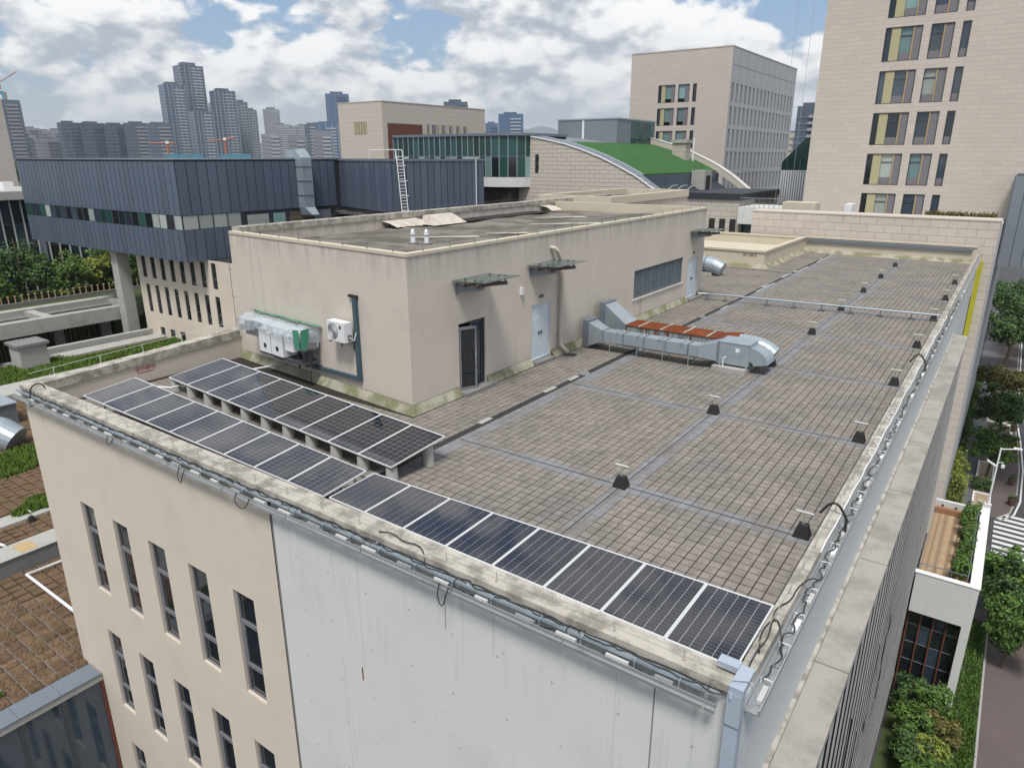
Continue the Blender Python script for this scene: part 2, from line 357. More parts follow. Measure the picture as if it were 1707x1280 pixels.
def put(name, me, parent, loc=(0, 0, 0), rz=0.0, scale=None):     # another instance of a shared mesh, loc in world
    ob = D.objects.new(name, me); COL.objects.link(ob)
    o = ORIG.get(parent.name, Vector((0, 0, 0))) if parent else Vector((0, 0, 0))
    ob.location = Vector(loc) - o
    if rz: ob.rotation_euler = (0, 0, rz)
    if scale: ob.scale = scale
    if parent: ob.parent = parent
    ORIG[ob.name] = Vector(loc); return ob
def copy_tree(o, parent=None):
    c = o.copy(); COL.objects.link(c); c.parent = parent
    for ch in [x for x in o.children]: copy_tree(ch, c)
    return c
def FR(y): return lambda u, v, d: (u, y - d, v)        # plane facing -y
def RG(x): return lambda u, v, d: (x + d, u, v)        # plane facing +x
def frame(mb, T, u0, u1, v0, v1, t, d0, d1):
    mb.pbox(T, u0, u0+t, v0, v1, d0, d1); mb.pbox(T, u1-t, u1, v0, v1, d0, d1)
    mb.pbox(T, u0+t, u1-t, v0, v0+t, d0, d1); mb.pbox(T, u0+t, u1-t, v1-t, v1, d0, d1); return mb
def holed(mb, T, u0, u1, v0, v1, holes, depth, flip=False):
    """wall skin with rectangular openings and their reveals"""
    us = sorted(set([u0, u1] + [h[0] for h in holes] + [h[1] for h in holes])); vs = sorted(set([v0, v1] + [h[2] for h in holes] + [h[3] for h in holes]))
    for i in range(len(us)-1):
        run = None
        for j in range(len(vs)-1):
            uc = (us[i]+us[i+1])/2; vc = (vs[j]+vs[j+1])/2
            if any(h[0] < uc < h[1] and h[2] < vc < h[3] for h in holes): continue
            mb.face([T(us[i], vs[j], 0), T(us[i+1], vs[j], 0), T(us[i+1], vs[j+1], 0), T(us[i], vs[j+1], 0)])
    for a, b, c, d in holes:
        for p, q in (((a, c), (b, c)), ((b, c), (b, d)), ((b, d), (a, d)), ((a, d), (a, c))):
            mb.face([T(p[0], p[1], 0), T(q[0], q[1], 0), T(q[0], q[1], -depth), T(p[0], p[1], -depth)])
    return mb
def cladding(parent, T, u0, u1, v0, v1, tw, th, matn, name='stone_tile', gap=0.02, proud=0.03, holes=(), single=True, stag=True, cap=300):
    """separate slabs in courses with open joints"""
    cache = {}; n = 0; rest = MB(); r = 0; v = v0
    while v < v1 - 0.02:
        va, vb = v, min(v + th, v1); off = (tw / 2 if (stag and r % 2) else 0.0); u = u0 - off
        while u < u1 - 0.02:
            ua, ub = max(u, u0), min(u + tw, u1); u += tw
            if ub - ua < 0.08: continue
            if holes and not single:
                for (qa, qb, qc, qd) in minus((ua+gap/2, ub-gap/2, va+gap/2, vb-gap/2), holes): rest.pbox(T, qa, qb, qc, qd, 0, proud)
                continue
            if single and n < cap:
                key = (round(ub-ua, 3), round(vb-va, 3))
                if key not in cache:
                    mb = MB(); o = T(0, 0, 0)
                    a = T(gap/2, gap/2, 0); b = T(ub-ua-gap/2, vb-va-gap/2, proud)
                    mb.box(a[0]-o[0], b[0]-o[0], a[1]-o[1], b[1]-o[1], a[2]-o[2], b[2]-o[2]); cache[key] = mb.data(name, matn)
                put(name, cache[key], parent, T(ua, va, 0)); n += 1
            else: rest.pbox(T, ua+gap/2, ub-gap/2, va+gap/2, vb-gap/2, 0, proud)
        v += th; r += 1
    if rest.f: stuff(rest.build(name + 's', matn, parent))
def leaf_mesh(name, matn, clumps, n, size, seed, flat=0.0):
    """crown of many small bent leaves spread through overlapping uneven clumps"""
    rg = random.Random(seed); vs = []; fs = []; tot = sum(c[3]*c[4]*c[5] for c in clumps)
    for (cx, cy, cz, rx, ry, rz) in clumps:
        k = max(8, int(n * rx*ry*rz / tot))
        sub = [(rg.gauss(0, 1), rg.gauss(0, 1), rg.gauss(0, 1)) for _ in range(7)]
        sub = [Vector(q).normalized() * rg.uniform(0.55, 0.95) for q in sub]
        for _ in range(k):
            if rg.random() < 0.75:
                q = rg.choice(sub) + Vector((rg.gauss(0, 1), rg.gauss(0, 1), rg.gauss(0, 1))).normalized() * 0.42 * rg.random() ** 0.4
            else:
                q = Vector((rg.gauss(0, 1), rg.gauss(0, 1), rg.gauss(0, 1))).normalized() * rg.uniform(0.5, 1.05)
            c = Vector((cx + q.x*rx, cy + q.y*ry, cz + q.z*rz))
            nrm = (Vector((q.x, q.y, q.z + 0.5)) + Vector((rg.gauss(0, .6), rg.gauss(0, .6), rg.gauss(0, .6)))).normalized()
            a = nrm.orthogonal().normalized(); a.rotate(Matrix.Rotation(rg.uniform(0, 6.28), 3, nrm)); b = nrm.cross(a)
            s1 = size * rg.uniform(0.6, 1.3); s2 = s1 * rg.uniform(0.45, 0.7); i = len(vs)
            vs += [tuple(c - a*s1), tuple(c - b*s2 - nrm*s1*0.15), tuple(c + a*s1), tuple(c + b*s2 - nrm*s1*0.15)]; fs.append((i, i+1, i+2, i+3))
    me = D.meshes.new(name); me.from_pydata(vs, [], fs); me.update(); me.materials.append(MATS[matn]); return me
def tree(name, label, loc, h, r, matn, n=3000, leaf=0.16, seed=1, group=None, trunk=True, cat='tree', cz=0.62, squash=0.8):
    rg = random.Random(seed); t = thing(name, label, cat, loc, group)
    cl = [(0, 0, h*cz, r*0.62, r*0.62, h*0.30*squash)]
    for k in range(9):
        a = k * 2.4 + rg.uniform(-.4, .4); d = r * rg.uniform(0.40, 0.72); s = r * rg.uniform(0.30, 0.46)
        cl.append((math.cos(a)*d, math.sin(a)*d, h*cz + h*rg.uniform(-0.20, 0.26)*squash, s, s, s*rg.uniform(0.6, 0.9)))
    me = leaf_mesh('crown', matn, cl, n, leaf, seed); ob = D.objects.new('crown', me); COL.objects.link(ob); ob.parent = t
    if trunk:
        mb = MB(); L = Vector(loc); tr = max(0.05, r*0.06)
        mb.tube([L, L + Vector((0.05*r, 0, h*0.3)), L + Vector((0, 0.05*r, h*0.6)), L + Vector((0.02, 0, h*0.85))], [tr, tr*0.8, tr*0.55, tr*0.2], 8)
        for c in cl[1:7]: mb.tube([L + Vector((0, 0, h*0.36)), L + Vector((c[0]*0.5, c[1]*0.5, c[2]*0.8)), L + Vector((c[0]*0.9, c[1]*0.9, c[2]))], [tr*0.5, tr*0.32, tr*0.1], 5)
        mb.build('trunk', 'bark', t)
    return t
def shrub(name, label, loc, rx, ry, rz, matn, n, leaf, seed, group=None):
    t = thing(name, label, 'shrub', loc, group); rg = random.Random(seed)
    cl = [(0, 0, rz*0.7, rx*0.75, ry*0.75, rz*0.7)] + [(rg.uniform(-.6, .6)*rx, rg.uniform(-.6, .6)*ry, rz*rg.uniform(.5, 1.0), rx*.42, ry*.42, rz*.42) for _ in range(6)]
    me = leaf_mesh('foliage', matn, cl, n, leaf, seed); ob = D.objects.new('foliage', me); COL.objects.link(ob); ob.parent = t
    mb = MB(); L = Vector(loc)
    for k in range(4):
        a = k*1.6; mb.tube([L, L + Vector((math.cos(a)*rx*.4, math.sin(a)*ry*.4, rz*.8))], [0.03, 0.012], 5)
    mb.build('stem', 'bark', t); return t
def grass_patch(name, label, pts_fn, n, size, seed, matn='grass'):
    """blades scattered over an uneven patch; pts_fn(rg) -> (x, y, z)"""
    rg = random.Random(seed); mb = MB()
    for _ in range(n):
        x, y, z = pts_fn(rg); a = rg.uniform(0, 6.28); s = size * rg.uniform(0.6, 1.4); wd = s * 0.28
        dx, dy = math.cos(a), math.sin(a); lx, ly = rg.uniform(-.5, .5)*s, rg.uniform(-.5, .5)*s
        mb.face([(x - dx*wd, y - dy*wd, z), (x + dx*wd, y + dy*wd, z), (x + lx, y + ly, z + s)])
    o = mb.build(name, matn); o['kind'] = 'stuff'; o['label'] = label; o['category'] = 'grass'; return o
def text_obj(txt, size, T, u, v, d, matn, parent, name='lettering', du=1):
    cu = D.curves.new(name, 'FONT'); cu.body = txt; cu.size = size; cu.extrude = 0.002
    tmp = D.objects.new(name + '_tmp', cu); COL.objects.link(tmp)
    dg = bpy.context.evaluated_depsgraph_get(); me = D.meshes.new_from_object(tmp.evaluated_get(dg))
    D.objects.remove(tmp)
    mb = MB(); mb.v = [T(u + q.co.x*du, v + q.co.y, d + q.co.z) for q in me.vertices]; mb.f = [tuple(p.vertices) for p in me.polygons]
    D.meshes.remove(me)
    return mb.build(name, matn, parent) if mb.f else None
# ================================================================== the office block whose roof we look down on
GZ = -24.0
HP = 0.8
bld = thing('office_block', 'office block with tiled flat roof, solar panels and beige and white front walls', 'building', (-12, 28, GZ))
TF = FR(0.0)
wins = [(-21.04 + 2.07*i, -20.16 + 2.07*i, -2.6 - 3.25 - 4.88*r, -2.6 - 4.88*r) for r in range(4) for i in range(5)]
fw = MB(); holed(fw, TF, -23.75, -10.76, GZ, 0.62, wins, 0.17)
for i in range(1): fw.face([(-23.75, 0, GZ), (-23.75, 0, 0.62), (-23.75, 57, 0.62), (-23.75, 57, GZ)])
fw.build('front_wall_beige', 'plaster', bld)
ww = MB(); ww.box(-10.66, -0.005, 0.0, 0.30, GZ, -2.705).box(-10.66, -0.005, 0.0, 0.30, -2.69, 0.62)
ww.build('front_wall_white', 'white_wall', bld)
MB().box(-10.76, -10.66, 0.02, 0.3, GZ, 0.62).build('wall_joint', 'concrete_dark', bld)
for z in (-6.2, -10.4): MB().box(-10.6, -0.02, -0.0015, 0.02, z, z+.008).build('pour_seam', 'concrete', bld)
for x, z0, z1 in ((-7.9, -2.7, .5), (-3.9, -6.2, -2.7), (-1.9, -2.7, .45), (-8.6, -6.2, -2.7)): MB().box(x, x+.006, -0.0015, 0.02, z0, z1).build('pour_seam', 'concrete', bld)
# tie-rod plugs and rust drips on the white wall
pl = MB()
for i in range(9):
    for j in range(5):
        x = -9.9 + i*1.15 + random.uniform(-.12, .12); z = -0.6 - j*1.35 + random.uniform(-.1, .1)
        pl.tube([(x, 0.01, z), (x, -0.008, z)], 0.022, 8)
stuff(pl.build('tie_plugs', 'concrete', bld))
MB().box(-7.995, -7.955, -0.004, 0.01, -3.05, -2.72).box(-1.525, -1.495, -0.004, 0.01, -2.2, -1.85).build('rust_drip', 'rust', bld)
MB().box(-1.26, -1.235, -0.003, 0.01, -2.6, 0.3).box(-5.5, -5.485, -0.003, 0.01, -0.6, 0.3).build('crack_line', 'concrete_dark', bld)
for (a, b, c, d) in wins[:15]:
    wf = MB(); frame(wf, TF, a+.01, b-.01, c+.01, d-.01, 0.06, -0.15, -0.08)
    wf.pbox(TF, a+.07, b-.07, d-1.05, d-.93, -0.15, -0.08); wf.pbox(TF, a+.07, b-.07, c+.85, c+.97, -0.15, -0.08)
    wf.pbox(TF, a+.07, a+.15, c+.97, d-1.05, -0.14, -0.09)
    wo = wf.build('window', 'grey_frame', bld)
    for lo, hi in ((c+.07, c+.85), (c+.97, d-1.05), (d-.93, d-.07)):
        MB().pbox(TF, a+.07, b-.07, lo, hi, -0.135, -0.12).build('pane', 'glass_dark', wo)
    MB().pbox(TF, a+.005, b-.005, c+.001, c+.03, -0.078, -0.01).build('sill', 'plaster', wo)
# floor of the recesses
MB().box(-23.7, -10.8, 0.18, 0.4, GZ, 0.4).build('wall_core', 'interior_dark', bld)
# right side: parapet wall, ledge slabs and fins
MB().box(-0.13, 0.06, 0.005, 57.3, -2.39, 0.60).build('side_wall', 'side_wall', bld)
MB().box(0.06, 0.14, 0.0, 41.2, -2.40, -2.30).build('ledge_fillet', 'cap_concrete', bld)
ys = [0.0, 5.55, 10.55, 15.6, 20.6, 25.7, 30.8, 35.9, 41.2]
for a, b in zip(ys, ys[1:]):
    MB().box(0.142, 0.82, a+.02, b-.02, -2.62, -2.39).build('ledge_slab', 'ledge_concrete', bld)
MB().box(0.0, 0.60, 0.0, 41.2, GZ, -2.63).build('side_glazing', 'glass_dark', bld)
finm = MB().box(0.60, 0.755, -0.10, 0.10, -22.5, -2.63).data('fin', 'dark_frame'); capm = MB().box(0.757, 0.768, -0.19, 0.19, -22.5, -2.63).data('fin_cap', 'fin')
for i in range(46):
    f_ = put('fin', finm, bld, (0, 0.30 + i*0.89, 0)); c_ = D.objects.new('fin_cap', capm); COL.objects.link(c_); c_.parent = f_
MB().box(0.605, 0.79, 0.0, 41.3, -23.99, -22.51).build('plinth_band', 'concrete_dark', bld)
for q, (y, z0, z1) in enumerate(((8.6, -11, -6), (11.2, -13, -8.5), (14.0, -11, -7), (17.5, -12, -8))):
    rg = random.Random(q+60); MB().tube(smooth_path([(0.79 + rg.uniform(0, .05), y + rg.uniform(-.35, .35), z1 + (z0-z1)*k/7) for k in range(8)] + [(0.80, y+.5, z0+.3)]), 0.016, 5).build('cable', 'cable', bld)
MB().box(-23.7, 0.0, 41.3, 57.9, GZ, -0.06).build('rear_core', 'side_wall', bld)
MB().box(-23.74, -23.2, 0.6, 41.2, GZ, -0.06).build('rear_wall', 'plaster', bld)
# roof deck and paving tiles
MB().box(-23.5, -0.13, 0.3, 57.3, -0.30, -0.018).build('roof_deck', 'tile_joint', bld)
PIT = 0.25
YB = [6.32 + 6.53*k for k in range(8)]
def is_band(x, y):
    return min(abs(y - b) for b in YB) < 0.26 and x > -10.3 or abs(x + 4.99) < 0.26 or x > -0.52 or (-10.3 < x < -9.8)
tile_me = MB().box(-.1125, .1125, -.1125, .1125, -0.017, 0.0).data('roof_tile', 'roof_tile')
band_me = MB().box(-.121, .121, -.121, .121, -0.017, 0.0).data('roof_tile', 'band_tile')
rest_t, rest_b = MB(), MB(); cnt = 0; cells = []
ny = int(56.6 / PIT)
for j in range(ny):
    y = 0.55 + (j + .5)*PIT
    nx = int((23.2 if (y < 6.9 or 32.5 < y < 45.2) else 12.55) / PIT)
    for i in range(nx):
        x = -0.16 - (i + .5)*PIT
        if -10.72 < x < -10.32: continue
        if y < 7.2 and x < -12.7 and y > 7.1: continue
        cells.append((x, y))
near = sorted([c for c in cells if 1.95 < c[1] < 5.6 and -8.6 < c[0] < -0.2], key=lambda c: (c[0]-2.0)**2 + (c[1]+8.4)**2)[:300]
nset = set(near)
for (x, y) in cells:
    bd = is_band(x, y); dz = random.uniform(-.003, .003)
    if (x, y) in nset: put('roof_tile', band_me if bd else tile_me, bld, (x, y, dz)); continue
    g = 0.119 if bd else 0.1125
    M = rest_b if bd else rest_t
    # five faces only
    i0 = len(M.v); M.v += [(x-g, y-g, -.017), (x+g, y-g, -.017), (x+g, y+g, -.017), (x-g, y+g, -.017), (x-g, y-g, dz), (x+g, y-g, dz), (x+g, y+g, dz), (x-g, y+g, dz)]
    M.f += [(i0+4, i0+5, i0+6, i0+7)] + [(i0+k, i0+(k+1) % 4, i0+4+(k+1) % 4, i0+4+k) for k in range(4)]
stuff(rest_t.build('roof_tiles', 'roof_tile', bld)); stuff(rest_b.build('band_tiles', 'band_tile', bld))
# expansion seams in the middle of each band
sm = MB()
for b in YB: sm.box(-10.3, -0.16, b-.012, b+.012, 0.002, 0.006)
sm.box(-5.002, -4.978, 0.6, 57.1, 0.007, 0.010)
stuff(sm.build('band_seam', 'drain_black', bld))
# drain channel with covers
MB().box(-10.72, -10.34, 2.5, 57, -0.017, -0.006).build('drain_channel', 'drain_black', bld)
dc = MB(); y = 2.6
while y < 57:
    L = random.uniform(1.2, 3.2)
    if random.random() < .5: dc.box(-10.48, -10.36, y, y+L-.04, -0.005, 0.010)
    if random.random() < .35: dc.box(-10.72, -10.54, y+.3, y+L*.6, -0.005, 0.014)
    y += L
dc.build('drain_edging', 'concrete', bld)
for y in (14.2, 26.5, 38.2, 43.6):
    MB().tube([(-10.6, y, 0.0), (-10.6, y, 0.05)], [0.24, 0.20], 14).build('drain_cover', 'concrete_dark', bld)
MB().box(-16.5, -10.7, 44.0, 44.06, 0.005, 0.02).build('drain_branch', 'drain_black', bld)
# parapets
MB().box(-23.95, 0.02, 0.002, 0.50, 0.625, HP).build('front_parapet', 'cap_concrete', bld)
MB().box(-23.6, -0.14, 0.302, 0.40, -0.015, 0.622).build('front_parapet_core', 'plaster_grey', bld)
MB().box(-0.15, 0.07, 0.505, 57.3, 0.602, HP).build('right_parapet', 'cap_concrete', bld)
lp = MB(); x0, x1 = -23.95, -23.45
lp.hexa([(x0, 0.505, 0.5), (x1, 0.505, 0.5), (x1, 8.0, 0.85), (x0, 8.0, 0.85), (x0, 0.505, 0.81), (x1, 0.505, 0.81), (x1, 8.0, 1.15), (x0, 8.0, 1.15)])
lp.build('left_parapet', 'cap_concrete', bld)
lw = MB(); lw.hexa([(-23.75, 0.36, -0.05), (-23.50, 0.36, -0.05), (-23.50, 8.1, -0.05), (-23.75, 8.1, -0.05), (-23.75, 0.36, 0.56), (-23.50, 0.36, 0.56), (-23.50, 8.1, 0.84), (-23.75, 8.1, 0.84)])
lw.build('left_parapet_wall', 'plaster_grey', bld)
TL = RG(-23.50)
text_obj('请勿攀爬', 0.20, TL, 3.55, 0.42, 0.004, 'red_text', bld)
MB().pbox(TL, 3.62, 4.25, 0.33, 0.36, 0.0, 0.006).build('lettering', 'red_text', bld)
# far parapet with pipe bundle, and the shaft enclosure beside it
MB().box(-13.0, -0.14, 57.3, 57.6, -0.02, 1.22).build('far_parapet', 'plaster_pale', bld)
MB().box(-13.0, -0.14, 57.22, 57.64, 1.222, 1.34).build('far_parapet_cap', 'plaster_pale', bld)
for k in range(3): MB().tube([(-12.8, 57.18, 1.12-k*.11), (-0.4, 57.18, 1.12-k*.11)], 0.045, 6).build('pipe', 'galv_dark', bld)
fl = MB(); fl.hexa([(-12.9, 56.9, 0.0), (-0.3, 56.9, 0.0), (-0.3, 57.31, 0.0), (-12.9, 57.31, 0.0), (-12.9, 57.25, 0.28), (-0.3, 57.25, 0.28), (-0.3, 57.31, 0.28), (-12.9, 57.31, 0.28)])
fl.build('moss_fillet', 'moss_fillet', bld)
ax0, ax1, ay0, ay1 = -23.2, -12.95, 45.3, 57.2
an = MB().box(ax0, ax1, ay0, ay0+.25, 0.0, 1.15).box(ax1-.25, ax1, ay0+.25, ay1, 0.0, 1.15).box(ax0, ax1-.25, ay1-.25, ay1, 0.0, 1.15)
an.build('shaft_wall', 'plaster_pale', bld)
ac = MB().box(ax0-.05, ax1+.08, ay0-.08, ay0+.32, 1.152, 1.30).box(ax1-.32, ax1+.08, ay0+.322, ay1+.05, 1.152, 1.30).box(ax0, ax1-.322, ay1-.3, ay1+.05, 1.152, 1.30)
ac.build('shaft_cap', 'plaster_pale', bld)
MB().box(ax0, ax1-.26, ay0+.26, ay1-.26, 0.0, 0.45).build('shaft_roof', 'plaster_pale', bld)
fl = MB()
fl.hexa([(ax0, ay0-.38, 0), (ax1+.38, ay0-.38, 0), (ax1+.38, ay0, 0), (ax0, ay0, 0), (ax0, ay0-.05, .26), (ax1+.05, ay0-.05, .26), (ax1+.05, ay0, .26), (ax0, ay0, .26)])
fl.hexa([(ax1, ay0, 0), (ax1+.38, ay0, 0), (ax1+.38, ay1, 0), (ax1, ay1, 0), (ax1, ay0, .26), (ax1+.05, ay0, .26), (ax1+.05, ay1, .26), (ax1, ay1, .26)])
fl.build('moss_fillet', 'moss_fillet', bld)
text_obj('请勿攀爬', 0.28, FR(ay0), -14.6, 0.80, 0.006, 'dark_text', bld)

# ------------------------------------------------------------------ lightning conductors on the parapets
def conductor(label, path, step, hgt=0.16, mname='steel_thin', loc=None):
    P = [Vector(p) for p in path]; t = thing('lightning_conductor', label, 'conductor', tuple(loc or P[0]))
    MB().tube([p + Vector((0, 0, hgt)) for p in P], 0.006, 5).build('wire', mname, t)
    pin = MB().tube([(0, 0, 0), (0, 0, hgt+.02)], 0.008, 5).tube([(0, 0, 0), (0, 0, .02)], 0.03, 8).data('pin', mname)
    for a, b in zip(P, P[1:]):
        n = max(1, int((b-a).length / step))
        for k in range(n): put('pin', pin, t, a + (b-a)*((k+.5)/n))
    return t
conductor('thin steel lightning wire on pins along the front parapet', [(-23.6, 0.14, HP), (-0.3, 0.14, HP)], 1.15)
conductor('thin steel lightning wire on pins along the right parapet', [(-0.04, 0.5, HP), (-0.04, 57, HP)], 0.9, 0.14)
conductor('pale lightning wire on posts along the short left parapet', [(-23.85, 0.3, 0.82), (-23.85, 8.0, 1.15)], 1.5, 0.30, 'alu_white')

# ------------------------------------------------------------------ floodlight troughs with cables under the parapet edges
tr = thing('light_trough', 'aluminium light trough with loose cables along the front parapet', 'light trough', (-12, -0.14, 0.45))
x = -23.9
while x < -0.3:
    x2 = min(x + 2.35, -0.22)
    MB().box(x, x2-.03, -0.12, -0.004, 0.665, 0.68).box(x, x2-.03, -0.135, -0.122, 0.63, 0.685).build('back_channel', 'galv', tr)
    MB().box(x, x2-.03, -0.215, -0.152, 0.50, 0.53).box(x, x2-.03, -0.235, -0.217, 0.47, 0.58).box(x, x2-.03, -0.26, -0.237, 0.44, 0.50).build('channel', 'alu', tr)
    x = x2
x = -23.7; k = 0
while x < -0.6:
    L = random.uniform(0.26, 0.42)
    MB().box(x, x+L, -0.212, -0.160, 0.535, 0.61).build('lamp_bar', ('lamp_grey', 'lamp_grey', 'alu')[k % 3], tr)
    br = MB(); bx0 = x+L+.1; br.tube([(bx0, -0.21, 0.55), (bx0, -0.21, 0.70), (bx0, -0.10, 0.71), (bx0, -0.10, 0.66)], 0.009, 5); br.build('bracket', 'galv', tr)
    x += L + random.uniform(0.40, 0.62); k += 1
def tangle(p0, p1, n, amp, r, seed):
    rg = random.Random(seed); a, b = Vector(p0), Vector(p1); out = []
    for i in range(n+1): out.append(a + (b-a)*(i/n) + Vector((rg.uniform(-1, 1)*amp[0], rg.uniform(-1, 1)*amp[1], rg.uniform(-.3, 1)*amp[2])))
    return smooth_path(out, 1)
for q in range(10):
    xa = -23.6 + q*2.35; MB().tube(tangle((xa, -0.09, .70), (xa+2.3, -0.09, .70), 18, (.05, .05, .035), .01, q), 0.013, 5).build('cable', 'cable', tr)
for q in range(10):
    xa = -23.6 + q*2.35; MB().tube(tangle((xa, -0.04, .69), (xa+2.3, -0.04, .69), 12, (.05, .025, .02), .01, q+40), 0.016, 5).build('cable', 'cable', tr)
for q in range(14):
    xa = -23.2 + q*1.62; MB().tube(tangle((xa, -0.18, .56), (xa+.9, -0.18, .56), 8, (.04, .03, .04), .01, q+140), 0.014, 5).build('cable', 'cable', tr)
for xa, w_, dp in ((-14.0, .25, .28), (-5.4, .22, .30), (-11.6, .5, .20), (-17.6, .3, .12)):
    MB().tube(smooth_path([(xa, -.24, .58), (xa+.01, -.32, .40), (xa+w_*.3, -.33, .50-dp), (xa+w_*.7, -.33, .50-dp), (xa+w_*.98, -.32, .42), (xa+w_, -.24, .58)]), 0.011, 5).build('cable', 'cable', tr)
tr2 = thing('light_trough', 'aluminium light trough with tangled black cable along the right parapet', 'light trough', (0.18, 28, 0.40))
y = 0.1
while y < 56.5:
    y2 = min(y + 2.4, 57)
    MB().box(0.072, 0.27, y, y2-.03, 0.40, 0.42).box(0.262, 0.285, y, y2-.03, 0.422, 0.50).build('channel', 'alu', tr2); y = y2
y = 0.3; k = 0
while y < 40:
    L = random.uniform(0.30, 0.42); MB().box(0.17, 0.25, y, y+L, 0.43, 0.50).build('lamp_bar', ('lamp_grey', 'alu', 'alu_white')[k % 3], tr2)
    if y < 14: MB().tube([(0.26, y+L+.1, 0.43), (0.26, y+L+.1, 0.53), (0.10, y+L+.1, 0.53), (0.10, y+L+.1, 0.43)], 0.010, 5).build('bracket', 'alu_white', tr2)
    y += L + random.uniform(0.5, 0.7); k += 1
for q in range(14):
    ya = 0.8 + q*2.6; MB().tube(tangle((0.17, ya, .50), (0.17, ya+2.6, .50), 22, (.075, .06, .06), .01, q+90), 0.012, 5).build('cable', 'cable', tr2)
MB().tube(tangle((0.09, 4.5, .80), (0.09, 30, .80), 60, (.015, .05, .02), .01, 7), 0.016, 5).build('cable', 'alu_white', tr2)
for ya, s in ((9.9, 1), (10.8, 1.0), (13.0, 1.2), (13.6, 1.1)):
    MB().tube(smooth_path([(0.09, ya, .82), (-0.02, ya+.12*s, .84), (-0.08, ya+.35*s, .83), (0.0, ya+.55*s, .84), (0.09, ya+.5*s, .82)]), 0.012, 5).build('cable', 'alu_white', tr2)
for (x, y, hh, w_) in ((-0.05, 6.25, .30, .26), (-0.05, 20.3, .34, .26)):
    arc = [(x - w_ + 2*w_*i/12, y, HP - .06 + hh*math.sin(math.pi*i/12)) for i in range(13)] + [(x + w_ + .02, y - .1, .5)]
    tag(MB().tube(arc, 0.028, 8).build('cable_sleeve', 'cable', None), 'black cable sleeve arching over the right parapet, ' + ('closer to the corner conduit' if y < 10 else 'beyond the eighth ledge joint'), 'cable')
arc = [(-22.75, 0.10 + .22*math.cos(math.pi*i/12), HP - .03 + .26*math.sin(math.pi*i/12)) for i in range(13)] + [(-22.72, -0.2, .6), (-22.5, -.28, .42), (-22.3, -.26, .5)]
tag(MB().tube(arc, 0.022, 8).build('cable_sleeve', 'cable', None), 'black cable sleeve curling over the front parapet near its left corner', 'cable')
for i, pts in enumerate(([(-0.02, 0.25, .83), (-0.05, .9, .84), (0.02, 1.3, .85), (-0.08, 1.9, .84), (-0.10, 2.2, .84), (0.05, 2.5, .85), (0.03, 3.0, .84), (0.15, 3.5, .80), (0.2, 3.9, .55)],
                         [(0.0, 0.9, .84), (-0.09, 1.2, .84), (-0.12, 1.6, .84), (-0.02, 1.9, .85), (0.10, 1.7, .82), (0.2, 1.5, .55)],
                         [(-7.3, 0.12, .83), (-7.0, .22, .86), (-6.6, .10, .84), (-6.3, .20, .85), (-6.0, .05, .82), (-5.9, -.1, .6)])):
    tag(MB().tube(smooth_path(pts), 0.013, 6).build('loose_cable', 'cable', None), ['long loose black cable lying on the right parapet corner', 'short looped black cable on the right parapet corner', 'loose black cable lying across the front parapet cap'][i], 'cable')
# box conduit wrapping the corner
bc = thing('corner_conduit', 'blue-grey box conduit running down the front corner of the white wall', 'conduit', (0, -0.1, -8))
MB().box(-0.11, 0.09, -0.20, -0.004, -16, 0.86).build('downrun', 'blue_conduit', bc)
MB().box(-0.118, 0.098, -0.208, -0.002, -0.62, -0.60).box(-0.118, 0.098, -0.208, -0.002, 0.30, 0.32).build('joint_strip', 'galv_dark', bc)
MB().box(-0.42, -0.11, 0.24, 0.42, 0.85, 0.95).build('end_box', 'blue_conduit', bc)
MB().box(-0.10, 0.10, -0.19, 0.34, 0.865, 0.965).build('top_run', 'blue_conduit', bc)
MB().tube([(0.12, 0.05, 0.55), (0.22, 0.1, 0.75), (0.1, 0.0, 1.01), (-0.1, -0.1, 1.0), (-0.05, -0.24, 0.8)], 0.012, 6).build('cable', 'blue_conduit', bc)

# ------------------------------------------------------------------ solar panels
def solar(c00, c10, c11, c01, rows, label, group, matlow=True):
    A, B, C_, E_ = [Vector(c) for c in (c00, c10, c11, c01)]
    cen = (A+B+C_+E_)/4; nrm = (B-A).cross(E_-A).normalized()
    t = thing('solar_panel', label, 'solar panel', tuple(cen), group)
    def P(s, q, h): return tuple(A*(1-s)*(1-q) + B*s*(1-q) + C_*s*q + E_*(1-s)*q + nrm*h)
    def slab(mb, s0, s1, q0, q1, h0, h1):
        mb.hexa([P(s0, q0, h0), P(s1, q0, h0), P(s1, q1, h0), P(s0, q1, h0), P(s0, q0, h1), P(s1, q0, h1), P(s1, q1, h1), P(s0, q1, h1)])
    fs = 0.017; fq = 0.011; g = 0.004
    fr = MB(); slab(fr, g, fs, 0, 1, -.035, .006); slab(fr, 1-fs, 1-g, 0, 1, -.035, .006); slab(fr, fs, 1-fs, 0, fq, -.035, .006); slab(fr, fs, 1-fs, 1-fq, 1, -.035, .006)
    fr.build('frame', 'panel_frame', t)
    sh = MB(); slab(sh, fs, 1-fs, fq, 1-fq, -.012, -.004); sh.build('backsheet', 'solar_back', t)
    ce = MB(); nc = 6; us = (1-2*fs-.016)/nc; vs_ = (1-2*fq-.012)/rows
    for i in range(nc):
        for j in range(rows):
            s0 = fs+.008+i*us; q0 = fq+.006+j*vs_; e = us*0.022; f = vs_*(0.030 if rows > 14 else 0.02)
            ce.face([P(s0+e, q0+f, -.001), P(s0+us-e, q0+f, -.001), P(s0+us-e, q0+vs_-f, -.001), P(s0+e, q0+vs_-f, -.001)])
    stuff(ce.build('solar_cells', 'solar_cell', t)); return t
def lerp(a, b, t): return tuple(a[i] + (b[i]-a[i])*t for i in range(3))
ORDN = ['first', 'second', 'third', 'fourth', 'fifth', 'sixth', 'seventh', 'eighth', 'ninth', 'tenth', 'eleventh']
